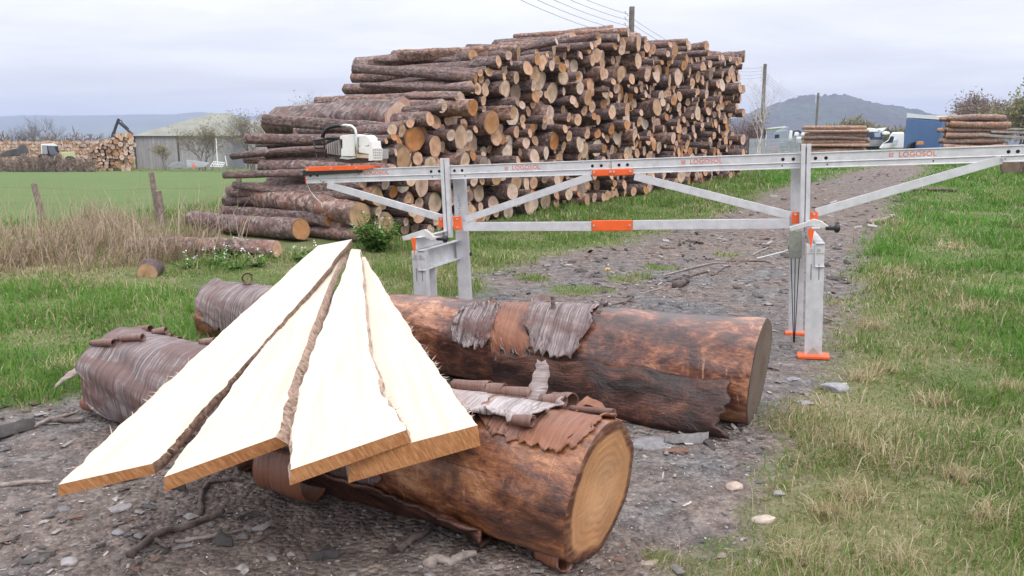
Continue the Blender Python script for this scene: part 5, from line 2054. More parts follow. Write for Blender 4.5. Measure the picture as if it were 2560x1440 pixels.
wpart(fprism([(1910, 323), (1956, 318), (1956, 366), (1910, 366)], 84.0, .3, 6.0), 'back_wall', plain('shed_dark', (.045, .04, .042), .9), t)
for px in (1911, 1956):
    wpart(fprism([(px, 320), (px + 1.6, 320), (px + 1.6, 366), (px, 366)], 84.0, .2), 'post', VAN_WHITE, t)
D = 72.0
t = thing('lorry', 'white lorry tractor unit with dark frame, just left of the mill post', 'lorry', gb(1990, 372, D))
wpart(fprism([(1969, 327), (1977, 327), (1976, 352), (1966, 355)], D, 2.4), 'cab', VAN_WHITE, t, bevel=.06)
wpart(fprism([(1982, 331), (1992, 330), (1992, 340), (1981, 340)], D, 2.2), 'fairing', VAN_WHITE, t, bevel=.05)
wpart(fprism([(1998, 332), (2022, 330), (2022, 340), (1999, 339)], D, 2.2), 'tank', VAN_WHITE, t, bevel=.05)
wpart(fprism([(1987, 342), (2014, 342), (2014, 358), (1987, 356)], D, 2.2), 'body_box', VAN_WHITE, t, bevel=.05)
wpart(MB().tube([P(1980, 340, D), P(1984, 329, D), P(1995, 327, D), P(2004, 332, D)], .12, 6), 'exhaust_frame', BLACK, t)
wpart(fprism([(1977, 352), (1990, 345), (1990, 362), (1977, 362)], D, 2.0, .1), 'chassis', BLACK, t)
wheelset(t, (1973, 2000), 363, D, .5)
D = 68.0
t = thing('lorry', 'white lorry with blue windscreen and raised sun visor, right of the low log stack', 'lorry', gb(2185, 372, D))
wpart(fprism([(2158, 323), (2164, 320), (2180, 321), (2200, 328), (2200, 330), (2158, 330)], D, 2.4), 'roof', VAN_WHITE, t, bevel=.06)
wpart(fprism([(2158, 330), (2200, 330), (2203, 349), (2160, 350)], D, 2.3, .05), 'cab', plain('blue_cab_paint', (.055, .085, .25), .35, 0, .1, 3), t, bevel=.05)
wpart(fprism([(2163, 332), (2176, 332), (2177, 344), (2164, 344)], D, .06, -.02), 'windscreen', GLASS, t)
wpart(fprism([(2180, 332), (2195, 332), (2197, 343), (2181, 343)], D, .06, -.02), 'windscreen', plain('pale_glass', (.32, .38, .46), .15), t)
wpart(fprism([(2186, 321), (2210, 319), (2198, 331), (2192, 331)], D, 2.2), 'sun_visor', VAN_WHITE, t)
wpart(fprism([(2160, 350), (2204, 349), (2204, 366), (2160, 367)], D, 2.2, .0), 'grille', plain('grey_grille', (.27, .27, .28), .6, 0, .3, 2), t, bevel=.04)
wheelset(t, (2166, 2198), 368, D, .5)
D = 62.0
t = thing('van', 'white van with a big side mirror beside the blue trailer', 'van', gb(2225, 372, D))
wpart(fprism([(2196, 368), (2204, 358), (2216, 350), (2220, 338), (2224, 331), (2254, 330), (2256, 372), (2196, 373)], D, 2.0), 'body', VAN_WHITE, t, bevel=.12)
wpart(fprism([(2205, 358), (2217, 351), (2221, 341), (2229, 341), (2229, 356)], D, .05, -.03), 'windscreen', GLASS, t)
wpart(fprism([(2223, 350), (2236, 347), (2234, 362), (2222, 363)], D, .15, -.35), 'mirror', plain('mirror_grey', (.5, .54, .6), .15), t, bevel=.03)
wpart(fprism([(2198, 335), (2204, 328), (2218, 330), (2220, 336), (2206, 338)], D + 5, 1.6), 'roof_pod', VAN_WHITE, t, bevel=.08)
wheelset(t, (2212, 2248), 371, D, .35)
D = 52.0
t = thing('trailer', 'blue box trailer with a white roof behind the stacked logs', 'trailer', gb(2300, 372, D))
BLUE = plain('blue_tarp', (.028, .105, .29), .5, 0, .15, 1.5)
a0, a1 = P(2255, 360, D), P(2345, 366, D - 8)
b0, b1 = P(2257, 296, D), P(2345, 302, D - 8)
y0_, y1_ = D * 1.012, (D - 8) * 1.012
cA, cB = np.array([a0[0], y0_, a0[2] - .3]), np.array([a1[0], y1_, a1[2] - .3])
dA, dB = np.array([b0[0], y0_, b0[2]]), np.array([b1[0], y1_, b1[2]])
off_ = np.array([4.6, 6.4, 0]) * 1.5
mb = MB().add([cA, cB, dB, dA, cA + off_, cB + off_, dB + off_, dA + off_], [(0, 1, 2, 3), (1, 5, 6, 2), (5, 4, 7, 6), (4, 0, 3, 7), (3, 2, 6, 7), (1, 0, 4, 5)])
wpart(mb, 'box', BLUE, t, bevel=.05)
up_ = np.array([0, 0, .32])
up2 = np.array([0, 0, .04])
mb = MB().add([dA + up2, dB + up2, dB + up_ * .6, dA + up_, dA + off_ + up2, dB + off_ + up2, dB + off_ + up_, dA + off_ + up_],
              [(0, 1, 2, 3), (1, 5, 6, 2), (5, 4, 7, 6), (4, 0, 3, 7), (3, 2, 6, 7), (1, 0, 4, 5)])
wpart(mb, 'roof', VAN_WHITE, t)
wheelset(t, (2290, 2320), 374, D - 3, .48)
t = thing('trailer', 'white curtain trailer end just behind the blue trailer', 'trailer', gb(2365, 372, 66))
wpart(fprism([(2300, 291), (2382, 289), (2382, 366), (2300, 366)], 66.0, 9.0), 'box', VAN_WHITE, t, bevel=.05)
wpart(fprism([(2300, 288.5), (2382, 286.5), (2382, 289), (2300, 291)], 66.0, 9.0), 'roof', plain('roof_grey', (.5, .5, .5), .5), t)
wheelset(t, (2320, 2360), 370, 66, .5)
t = thing('trailer', 'low white flatbed with a blue side behind the low log stack', 'trailer', gb(2080, 372, 80))
wpart(fprism([(2038, 325), (2092, 323), (2092, 330), (2038, 332)], 80.0, 2.4), 'side_board', plain('navy_board', (.03, .04, .16), .5), t)
wpart(fprism([(2034, 323.5), (2094, 321), (2094, 323.5), (2034, 326)], 80.0, 2.5), 'top_rail', VAN_WHITE, t)
wpart(fprism([(2092, 324), (2108, 323), (2122, 328), (2122, 362), (2092, 362)], 80.0, 2.4), 'cab', VAN_WHITE, t, bevel=.08)
wheelset(t, (2050, 2110), 366, 80, .5)
o = fprism([(2288, 354), (2304, 353), (2306, 362), (2286, 363)], 40.0, .3).build('wood_block', plain('orange_wood', (.42, .2, .06), .7), bevel=.03)
tag(o, 'small orange block at the foot of the blue trailer', 'block')

# palisade fence
t = thing('palisade_fence', 'grey steel palisade fence in front of the lorries', 'fence', gb(1950, 376, 54))
pal = MB()
for i, px in enumerate(np.arange(1872, 2160, 3.1)):
    a = P(px, 379, 54.0)
    b = P(px, 347.5 + .4 * math.sin(i), 54.0)
    x, y = a[0], 54.6
    w = .028
    pal.add([(x - w, y, a[2] - .5), (x + w, y, a[2] - .5), (x + w, y, b[2]), (x, y, b[2] + .06), (x - w, y, b[2]),
             (x - w, y + .02, a[2] - .5), (x + w, y + .02, a[2] - .5), (x + w, y + .02, b[2]), (x, y + .02, b[2] + .06), (x - w, y + .02, b[2])],
            [(0, 1, 2, 3, 4), (9, 8, 7, 6, 5), (0, 5, 6, 1), (1, 6, 7, 2), (2, 7, 8, 3), (3, 8, 9, 4), (4, 9, 5, 0)])
GALV = plain('galvanised_pale', (.36, .38, .42), .5, .2, .1, 3)
pl = wpart(pal, 'pales', GALV, t, fixn=False)
pl['kind'] = 'stuff'
for py in (352, 372):
    a, b = P(1870, py, 54.1), P(2162, py, 54.1)
    wpart(MB().bar((a[0], 54.75, a[2]), (b[0], 54.75, b[2]), .05, .06), 'rail', GALV, t)
o = fprism([(1898, 370), (1947, 364), (1947, 376), (1896, 380)], 58.0, .5).build('barrier_block', plain('faded_red_plastic', (.5, .16, .11), .6, 0, .2, 3), bevel=.05)
tag(o, 'faded red barrier behind the palisade fence', 'barrier')
o = fprism([(1912, 356), (1962, 355), (1962, 366), (1912, 368)], 60.0, 1.5).build('blue_skip', plain('blue_skip_paint', (.13, .16, .38), .6, 0, .2, 2), bevel=.05)
tag(o, 'blue skip behind the palisade fence', 'skip')

# long weathered planks right of the stacked logs
PLK = plain('grey_plank', (.25, .22, .20), .85, 0, .35, 6.0, .5)
for k, (pp, lab) in enumerate([([(2440, 334), (2560, 342), (2640, 347), (2640, 353), (2560, 350), (2436, 340)], 'broad grey slab plank slanting beside the stacked logs'),
                               ([(2470, 327), (2700, 333), (2700, 338), (2470, 333)], 'upper grey plank with two small white stakes'),
                               ([(2442, 320), (2700, 322), (2700, 327), (2442, 326)], 'topmost long grey plank beside the stacked logs')]):
    o = fprism(pp, 30.0 + k * .8, .5).build('plank', PLK, bevel=.02)
    tag(o, lab, 'plank')
for k in range(4):
    c = P(2470 + 40 * k, 352, 30.6)
    z = float(T(c[0], c[1]))
    o = MB().box((c[0], c[1] + .4, z + .13), (.5, 1.6, .45)).build('bearer', PLK, bevel=.02)
    tag(o, 'timber bearer under the grey planks', 'bearer', 'bearers under the planks')

# trees on the right
tree('birch_sapling', 'thin pale birch saplings right of the log stack', 'tree', gb(1893, 376, 40), 4.2, 1.6, 61, plain('birch_bark', (.5, .45, .42), .8, 0, .3, 6), None, 0, stems=3, levels=3, r0=.035, kids=3)
tree('bare_tree', 'reddish bare thicket behind the end of the log stack', 'tree', gb(1880, 372, 62), 5.0, 5, 62, TWIG_RED, LEAF_BROWN, 700, .09, .3, 'trees on the right skyline', stems=5, levels=3, r0=.06, kids=4)
for k, (px, d_, H, W, lf, n_, lab) in enumerate([
        (2450, 100, 6.6, 9, LEAF_BROWN, 4200, 'tall brown budding tree on the right skyline'),
        (2400, 96, 3.8, 6, LEAF_BROWN, 2600, 'low reddish-brown tree over the stacked logs'),
        (2560, 84, 5.4, 8, LEAF_OLIVE, 4600, 'olive green tree at the right edge'),
        (2640, 78, 6.4, 8, LEAF_GREEN, 3800, 'fresh green tree beyond the right edge'),
        (2490, 90, 3.9, 7, LEAF_OLIVE, 3200, 'low olive bush under the tall brown tree')]):
    tree('skyline_tree', lab, 'tree', gb(px, 372, d_), H, W, 70 + k, TWIG, lf, n_, .20, .45, 'trees on the right skyline', stems=5, levels=3, r0=.14, kids=4)
pts = []
for px in range(2070, 2330, 13):
    q_ = gb(px, 372, 190)
    pts.append((q_[0], q_[1], q_[2] + 3.6, 2.6, 3.6 + 2.2 * math.exp(-((px - 2135) / 45) ** 2) + r3.uniform(0, .8), 240))
mass('far_trees', 'hazy olive-brown trees behind the lorries', 'trees', pts, LEAF_OLIVE)
pts = []
for px in range(1700, 2120, 13):
    q_ = gb(px, 372, 210)
    pts.append((q_[0], q_[1], q_[2] + 2.0, 2.2, 2.6 + r3.uniform(0, .8), 120))
mass('far_trees', 'brown scrub at the foot of the wooded hill', 'trees', pts, LEAF_BROWN)
# ------------------------------------------------------------------ grass
def mat_grass():
    m, nt, b = newmat('grass_blades')
    c = attr(nt, 'Col', 'Color')
    nt.links.new(c, b.inputs['Base Color'])
    b.inputs['Roughness'].default_value = 0.55
    b.inputs['Specular IOR Level'].default_value = 0.3
    tr_ = nd(nt, 'ShaderNodeBsdfTranslucent', {'Color': c})
    mx = nd(nt, 'ShaderNodeMixShader', {0: 0.35, 1: b.outputs[0], 2: tr_.outputs[0]})
    nt.links.new(mx.outputs[0], nt.nodes['Material Output'].inputs[0])
    return m


GRASS = mat_grass()


def blades(name, base, h, w, col, seed, lean=0.45, wind=(0.1, 0.0), label='', cat='grass'):
    r = np.random.default_rng(seed)
    n = len(base)
    an = r.uniform(0, 2 * math.pi, n)
    side = np.stack([np.cos(an), np.sin(an), np.zeros(n)], 1)
    fa = 6.28 * 1.5 * fbm(base[:, 0] * 1.6, base[:, 1] * 1.6, seed + 200, 2)
    fs_ = 1.1 * lean * fbm(base[:, 0] * 2.3, base[:, 1] * 2.3, seed + 210, 2)
    ld = r.normal(0, lean, (n, 2)) + np.array(wind) + np.stack([np.cos(fa) * fs_, np.sin(fa) * fs_], 1)
    hz = h / np.sqrt(1 + (ld ** 2).sum(1))
    tip = base + np.stack([ld[:, 0] * hz, ld[:, 1] * hz, hz], 1)
    mid = base + np.stack([ld[:, 0] * hz * .3, ld[:, 1] * hz * .3, hz * .58], 1)
    tip[:, 2] -= hz * np.clip((ld ** 2).sum(1), 0, 1.2) * .35
    ww = w[:, None] * side
    V = np.stack([base - ww * .5, base + ww * .5, mid + ww * .42, mid - ww * .42, tip], 1).reshape(-1, 3)
    k = np.arange(n) * 5
    q = np.stack([k, k + 1, k + 2, k + 3], 1)
    t = np.stack([k + 3, k + 2, k + 4], 1)
    C = np.repeat(np.concatenate([col, np.ones((n, 1))], 1), 5, 0)
    return tag(link(name, np_mesh(name, V, q, t, GRASS, False, {'Col': ('FLOAT_COLOR', C)})), label, cat, kind='stuff')


def polar(n, r0, r1, a0, a1, ex, seed):
    r = np.random.default_rng(seed)
    u = r.uniform(0, 1, n)
    rad = (r0 ** ex + u * (r1 ** ex - r0 ** ex)) ** (1 / ex)
    an = np.radians(r.uniform(a0, a1, n))
    return rad * np.sin(an), rad * np.cos(an), rad


def in_stack(x, y):
    s = (x - SP0[0]) * SN[0] + (y - SP0[1]) * SN[1]
    u = (x - SP0[0]) * SD[0] + (y - SP0[1]) * SD[1]
    return (s < 0.0) & (s > -3.0) & (u > 0) & (u < 16.8)


PAL_G = np.array([[.085, .185, .024], [.125, .24, .036], [.175, .27, .06], [.17, .225, .06], [.21, .24, .08]])
PAL_S = np.array([[.42, .35, .20], [.54, .47, .31], [.36, .30, .16], [.33, .28, .14], [.47, .40, .27]])


def grass_cols(x, y, r, dry, lush):
    n = len(x)
    isd = r.uniform(0, 1, n) < dry
    g_ = PAL_G[r.integers(0, len(PAL_G), n)]
    s_ = PAL_S[r.integers(0, len(PAL_S), n)]
    lo = (0.75 + 0.5 * fbm(x * 1.1, y * 1.1, 77))[:, None]
    g_ = g_ * lo * (1 - lush[:, None] * np.array([[.25, -.12, .3]]))
    c = np.where(isd[:, None], s_, g_)
    return c * r.uniform(.8, 1.2, (n, 1))


NG = 540000
x, y, rad = polar(NG, 2.1, 40, -44, 44, 0.45, 3)
r5 = np.random.default_rng(9)
tmk = track_mask(x, y)
fmk = field_mask(x, y)
keepm = (r5.uniform(0, 1, NG) > tmk * 1.02 - .008 * 0) & (~in_stack(x, y)) & (r5.uniform(0, 1, NG) > fmk * 1.1)
x, y, rad, tmk, fmk = x[keepm], y[keepm], rad[keepm], tmk[keepm], fmk[keepm]
dry = dry_mask(x, y)
right = sstep(.5, 2.0, x)
lush = sstep(1.6, 3.4, x - .25 * (y - 3)) * sstep(.35, .6, fbm(x * .8, y * .8, 90)) + .7 * (1 - sstep(-2.6, -1.5, x)) * (y < 8) + .8 * fmk + .5 * sstep(9, 13, y)
lush = np.clip(lush, 0, 1)
dryp = np.clip(.06 + .62 * dry * (1 - .85 * lush) * (1 - fmk), 0, .8)
tall = fbm(x * 1.4, y * 1.4, 95)
h = (.03 + .10 * sstep(.32, .7, tall)) * r5.uniform(.6, 1.35, len(x)) * (1 - .45 * tmk) * (1 + .25 * sstep(6, 14, rad)) * (1 - .3 * fmk) * (1 + .35 * lush)
w = .0034 * (rad / 3.0) ** .85 * r5.uniform(.7, 1.3, len(x))
base = np.stack([x, y, T(x, y) - .004], 1)
blades('grass', base, h, w, grass_cols(x, y, r5, dryp, lush), 2, .8, (-.05, -.05), 'short tufty grass, green and straw coloured, beside the track')

# pale dead stalks in the right-hand verge
n = 5200
x, y, rad = polar(n, 2.3, 12, 8, 40, .9, 13)
sel = (track_mask(x, y) < .55) & (r5.uniform(0, 1, n) < dry_mask(x, y) * 1.1)
x, y, rad = x[sel], y[sel], rad[sel]
base = np.stack([x, y, T(x, y)], 1)
blades('dead_grass', base, r5.uniform(.07, .20, len(x)), .0032 * (rad / 3) ** .8, PAL_S[r5.integers(0, 5, len(x))] * r5.uniform(.9, 1.35, (len(x), 1)), 4, 1.1, (0, 0), 'pale dead grass stalks in the right-hand verge')

# straw tussocks standing out of the verge
bs, hs, wd, cs = [], [], [], []
for px, py, sc in ((2245, 690, 1.2), (2150, 950, .8), (2200, 930, .8), (2190, 1160, 1.1), (2120, 1120, .8), (2150, 1250, .9), (2230, 560, 1.2), (2420, 780, 1.0), (2330, 1010, .9),
                   (1990, 1400, .9), (2250, 1420, 1.0), (2480, 1300, .9), (2400, 1200, .8), (2180, 820, 1.0), (2075, 1290, .8), (2380, 620, 1.2), (2520, 980, .9), (150, 930, 1.0), (60, 980, .8), (420, 880, .9)):
    g_ = G(px, py)
    d_t = math.hypot(g_[0], g_[1])
    n_t = 170
    ro = r5.normal(0, .055 * sc * (d_t / 4) ** .5, (n_t, 2))
    q_ = np.stack([g_[0] + ro[:, 0], g_[1] + ro[:, 1]], 1)
    bs.append(np.stack([q_[:, 0], q_[:, 1], T(q_[:, 0], q_[:, 1])], 1))
    hs.append(r5.uniform(.06, .17, n_t) * sc)
    wd.append(np.full(n_t, .0034 * (d_t / 3) ** .8))
    cs.append(PAL_S[r5.integers(0, 5, n_t)] * r5.uniform(.85, 1.3, (n_t, 1)))
blades('straw_tussocks', np.concatenate(bs), np.concatenate(hs), np.concatenate(wd), np.concatenate(cs), 14, .85, (0, 0), 'straw coloured grass tussocks in the verges')

# tall dead grass at the field fence on the left
n = 30000
x = r5.uniform(-10.5, -3.6, n)
y = r5.uniform(8.9, 14.2, n)
edge = 9.2 + .5 * (fbm(x * .9, y * 0, 5) - .5) * 2 + .9 * sstep(-5.3, -3.8, x)
cl_ = fbm(x * 1.3, y * 1.3, 66)
sel = (y > edge) & (y < 13.2 + .7 * cl_) & (r5.uniform(0, 1, n) < sstep(.28, .55, cl_) * .9 + .12) & ~((x > -4.6) & (y > 10.2))
x, y, cl_ = x[sel], y[sel], cl_[sel]
base = np.stack([x, y, T(x, y)], 1)
pc = np.array([[.38, .27, .21], [.48, .37, .29], [.28, .19, .15], [.36, .28, .17], [.55, .46, .34], [.17, .19, .07]])
blades('tall_dead_grass', base, r5.uniform(.12, .50, len(x)) * (.15 + 1.5 * sstep(.3, .65, cl_)), r5.uniform(.005, .011, len(x)), pc[r5.integers(0, 6, len(x))] * r5.uniform(.75, 1.3, (len(x), 1)), 6, .7, (.35, -.1),
       'tall matted dead grass along the field fence')
n = 260
x = r5.uniform(-10, -3.8, n)
y = r5.uniform(11.0, 14.5, n)
base = np.stack([x, y, T(x, y)], 1)
blades('grass_stalks', base, r5.uniform(.5, .95, n), r5.uniform(.006, .01, n), pc[[1, 4, 4, 1]][r5.integers(0, 4, n)], 7, .22, (.1, 0), 'single pale grass stalks standing against the green field')

# ------------------------------------------------------------------ leafy weeds
LEAF_MUST = leaf_mat('garlic_mustard_leaf', (.06, .13, .018), (.10, .20, .03), (.16, .28, .055))
PETAL = plain('white_petals', (.85, .86, .82), .6)


def weed(label, base, W, H, n, lsize, seed, nfl=6, group=None):
    r = np.random.default_rng(seed)
    t = thing('leafy_weed', label, 'plant', base, group=group)
    ns = max(5, n // 14)
    segs = []
    LV, LF = [], []
    FV, FF = [], []
    for s in range(ns):
        an = r.uniform(0, 6.28)
        rr = W / 2 * math.sqrt(r.uniform(0, 1))
        top_ = np.asarray(base) + [rr * math.cos(an), rr * math.sin(an), H * r.uniform(.55, 1.0) * (1 - .35 * (rr / (W / 2)) ** 2)]
        bot = np.asarray(base) + [rr * .02 * math.cos(an), rr * .02 * math.sin(an), 0]
        mid = (top_ + bot) / 2 + [rr * .08 * math.cos(an), rr * .08 * math.sin(an), 0]
        segs += [(np.asarray(base) - [0, 0, .01], mid, .006, .005), (mid, top_, .005, .003)]
        for k in range(n // ns):
            f = r.uniform(.12, 1.0)
            c = bot + (top_ - bot) * f
            a2 = r.uniform(0, 6.28)
            out = np.array([math.cos(a2), math.sin(a2), r.uniform(-.25, .45)])
            out = unit(out)
            sd_ = unit(np.cross(out, [0, 0, 1]))
            sz = lsize * r.uniform(.6, 1.25) * (1.15 - .55 * f)
            nrm = np.cross(sd_, out)
            c = c + out * sz * .5
            sh = [(0, 0), (.05, .42), (.45, .52), (.8, .3), (1.1, 0), (.8, -.3), (.45, -.52), (.05, -.42)]
            i0 = len(LV)
            for (u_, v_) in sh:
                LV.append(c + out * sz * u_ + sd_ * sz * v_ + nrm * sz * (.22 * abs(v_) - .25 * u_ * u_))
            LF += [(i0, i0 + 1, i0 + 2, i0 + 3), (i0, i0 + 3, i0 + 4, i0 + 5), (i0, i0 + 5, i0 + 6, i0 + 7)]
        if s < nfl:
            for k in range(7):
                c = top_ + r.normal(0, .013, 3) + [0, 0, .02]
                i0 = len(FV)
                u_ = unit(r.normal(0, 1, 3) + [0, 0, 1.5])
                b_ = unit(np.cross(u_, [1, .2, 0]))
                e_ = np.cross(u_, b_)
                FV += [c + b_ * .009, c + e_ * .009, c - b_ * .009, c - e_ * .009]
                FF.append((i0, i0 + 1, i0 + 2, i0 + 3))
    V_, q_ = twig_mesh(segs, 4)
    tag(keep(link('stems', np_mesh('stems', V_, quads=q_, mats=LEAF_MUST)), t), kind='stuff')
    keep(link('leaves', np_mesh('leaves', np.array(LV), quads=np.array(LF), mats=LEAF_MUST, smooth=False)), t)
    if FV:
        tag(keep(link('flowers', np_mesh('flowers', np.array(FV), quads=np.array(FF), mats=PETAL)), t), kind='stuff')
    return t


g = G(940, 628)
weed('bushy bright green leafy plant with tiny white flowers at the foot of the stack', g, .80, .62, 760, .07, 5, 9)
lab = ['small white-flowered weed in front of the fallen logs']
for k, (px, py, W, H, n_) in enumerate([(470, 672, .5, .2, 90), (530, 668, .5, .24, 110), (590, 676, .55, .22, 120), (640, 668, .45, .24, 100), (560, 650, .5, .26, 100),
                                        (745, 655, .35, .2, 60), (775, 640, .3, .2, 50), (500, 640, .4, .24, 80), (610, 640, .4, .26, 80)]):
    weed(lab[0], G(px, py), W, H, n_, .045, 30 + k, 4, 'weeds around the fallen logs')
# dandelions
YEL = plain('dandelion_yellow', (.85, .62, .02), .6, 0, .1, 50)
for px, py, lab in ((1518, 684, 'yellow dandelion on the track behind the second log'), (1015, 607, 'yellow dandelion beside the bushy leafy plant')):
    g = G(px, py)
    t = thing('dandelion', lab, 'flower', g)
    wpart(MB().tube([g, g + [.005, 0, .05]], .003, 6), 'stem', LEAF_MUST, t)
    mb = MB()
    for k in range(3):
        rr_, hh_ = ((.032, .05), (.024, .057), (.013, .063))[k]
        pts_ = [g + [.005 + rr_ * (1 if i % 2 else .8) * math.cos(i * math.pi / 12), rr_ * (1 if i % 2 else .8) * math.sin(i * math.pi / 12), hh_ + (.004 if i % 2 else 0)] for i in range(24)]
        mb.add(pts_ + [g + [.005, 0, hh_ - .006]], [(i, (i + 1) % 24, 24) for i in range(24)])
    wpart(mb, 'flower_head', YEL, t)

# ------------------------------------------------------------------ bark litter, gravel, stones, sticks
def mat_attr(name, rough=.8, bmp=.3):
    m, nt, b = newmat(name)
    c = attr(nt, 'Col', 'Color')
    f = noise(nt, objc(nt), 45.0, 4, .6)
    nt.links.new(mixc(nt, 1.0, c, ramp(nt, f, [(.3, (.65, .65, .65)), (.7, (1.2, 1.2, 1.2))]), 'MULTIPLY'), b.inputs['Base Color'])
    b.inputs['Roughness'].default_value = rough
    bump(nt, b, f, bmp, .004)
    return m


LITTER = mat_attr('bark_flakes')
n = 30000
x, y, rad = polar(n, 2.3, 30, -44, 40, .62, 17)
tmk = track_mask(x, y)
den = sstep(.38, .62, fbm(x * 1.1, y * 1.1, 120)) * .75 + .18
den = den * np.where((y < 3.6) & (x > -.6), .45, 1.0)
sel = (tmk > .35) & (r5.uniform(0, 1, n) < den)
x, y, rad = x[sel], y[sel], rad[sel]
n = len(x)
Ls = np.clip(r5.lognormal(math.log(.028), .55, n), .008, .16) * (rad / 4.5) ** .45
ws = Ls * r5.uniform(.14, .5, n)
an = r5.uniform(0, 2 * math.pi, n)
d_ = np.stack([np.cos(an), np.sin(an), r5.normal(0, .16, n)], 1)
s_ = np.stack([-np.sin(an), np.cos(an), r5.normal(0, .25, n)], 1)
c = np.stack([x, y, T(x, y) + .004 + ws * .18], 1)
arch = ws * r5.uniform(.05, .45, n)
V = []
for i, u in enumerate((-.5, .5)):
    for j, v in enumerate((-.5, 0, .5)):
        tp_ = 1 - .35 * r5.uniform(0, 1, n)
        V.append(c + d_ * (Ls * u * (1 if j == 1 else tp_))[:, None] + s_ * (ws * v)[:, None] + np.array([0, 0, 1]) * (arch * (1 if j == 1 else 0))[:, None])
V = np.stack(V, 1).reshape(-1, 3)
k = np.arange(n) * 6
q = np.concatenate([np.stack([k, k + 1, k + 4, k + 3], 1), np.stack([k + 1, k + 2, k + 5, k + 4], 1)])
pal = np.array([[.08, .07, .068], [.14, .126, .122], [.21, .195, .19], [.33, .305, .295], [.16, .085, .06], [.105, .065, .055], [.055, .046, .045], [.40, .35, .31]])
col = pal[r5.choice(8, n, p=[.2, .2, .16, .10, .1, .08, .12, .04])] * r5.uniform(.75, 1.2, (n, 1))
tag(link('bark_litter', np_mesh('bark_litter', V, q, None, LITTER, False, {'Col': ('FLOAT_COLOR', np.repeat(np.concatenate([col, np.ones((n, 1))], 1), 6, 0))})),
    'bark flakes and splinters strewn over the track', 'litter', kind='stuff')

# larger scraps of bark
n = 1500
x, y, rad = polar(n, 2.4, 22, -44, 38, .7, 29)
den = sstep(.40, .6, fbm(x * .8, y * .8, 140))
sel = (track_mask(x, y) > .4) & (r5.uniform(0, 1, n) < den * .8 + .1) & ~((y < 3.4) & (x > .2))
x, y, rad = x[sel], y[sel], rad[sel]
n = len(x)
Ls = np.clip(r5.lognormal(math.log(.075), .5, n), .03, .3) * (rad / 5) ** .3
ws = np.minimum(Ls * r5.uniform(.12, .45, n), .07)
an = r5.uniform(0, 2 * math.pi, n)
ux_ = np.stack([np.cos(an), np.sin(an), r5.normal(0, .05, n)], 1)
uy_ = np.stack([-np.sin(an), np.cos(an), np.zeros(n)], 1)
c = np.stack([x, y, T(x, y) + .003], 1)
bend_ = r5.normal(0, .12, n) * Ls
curl_ = r5.uniform(.15, .9, n) * ws
V = []
for i in range(6):
    s = i / 5 - .5
    wv = ws * (1 - .85 * abs(2 * s) ** 4) * r5.uniform(.6, 1.2, n)
    for j in range(4):
        t_ = j / 3 - .5
        V.append(c + ux_ * (Ls * s)[:, None] + uy_ * (wv * t_ + bend_ * (4 * s * s - .5))[:, None] + np.array([0, 0, 1]) * (curl_ * (1 - 4 * t_ * t_) + Ls * .05 * r5.uniform(0, 1, n))[:, None])
V = np.stack(V, 1).reshape(-1, 3)
k = np.arange(n) * 24
q = np.concatenate([np.stack([k + i * 4 + j, k + i * 4 + j + 1, k + i * 4 + j + 5, k + i * 4 + j + 4], 1) for i in range(5) for j in range(3)])
col = pal[r5.choice(8, n, p=[.2, .2, .16, .10, .1, .08, .12, .04])] * r5.uniform(.7, 1.15, (n, 1))
tag(link('bark_scraps', np_mesh('bark_scraps', V, q, None, LITTER, True, {'Col': ('FLOAT_COLOR', np.repeat(np.concatenate([col, np.ones((n, 1))], 1), 24, 0))})),
    'larger curled bark scraps strewn over the track', 'litter', kind='stuff')

# gravel: small faceted stones
n = 15000
x, y, rad = polar(n, 2.3, 16, -44, 40, .62, 19)
sel = (track_mask(x, y) > .3)
x, y, rad = x[sel], y[sel], rad[sel]
n = len(x)
sz = np.clip(r5.lognormal(math.log(.0072), .55, n), .0025, .045) * (rad / 4) ** .4
oct_ = np.array([[1, 0, 0], [-1, 0, 0], [0, 1, 0], [0, -1, 0], [0, 0, 1], [0, 0, -1], [.6, .6, .35], [-.6, .6, .3], [-.6, -.6, .35], [.6, -.6, .3]])
of = np.array([[6, 4, 0], [6, 2, 4], [7, 4, 2], [7, 1, 4], [8, 4, 1], [8, 3, 4], [9, 4, 3], [9, 0, 4], [6, 0, 2], [7, 2, 1], [8, 1, 3], [9, 3, 0]])
V = oct_[None] * r5.uniform(.65, 1.3, (n, 10, 1)) * sz[:, None, None] * np.stack([np.ones(n), r5.uniform(.55, 1, n), r5.uniform(.3, .65, n)], 1)[:, None]
an = r5.uniform(0, 6.28, n)
ca_, sa_ = np.cos(an)[:, None], np.sin(an)[:, None]
V = np.stack([V[..., 0] * ca_ - V[..., 1] * sa_, V[..., 0] * sa_ + V[..., 1] * ca_, V[..., 2]], -1) + np.stack([x, y, T(x, y) + sz * .12], 1)[:, None]
k = (np.arange(n) * 10)[:, None, None]
pal = np.array([[.17, .155, .155], [.22, .20, .195], [.13, .12, .125], [.29, .26, .25], [.25, .2, .175], [.42, .39, .37]])
col = pal[r5.choice(6, n, p=[.27, .25, .2, .14, .1, .04])] * r5.uniform(.75, 1.15, (n, 1))
tag(link('gravel', np_mesh('gravel', V.reshape(-1, 3), None, (of[None] + k).reshape(-1, 3), LITTER, False, {'Col': ('FLOAT_COLOR', np.repeat(np.concatenate([col, np.ones((n, 1))], 1), 10, 0))})),
    'small grey stones and chips on the track', 'gravel', kind='stuff')
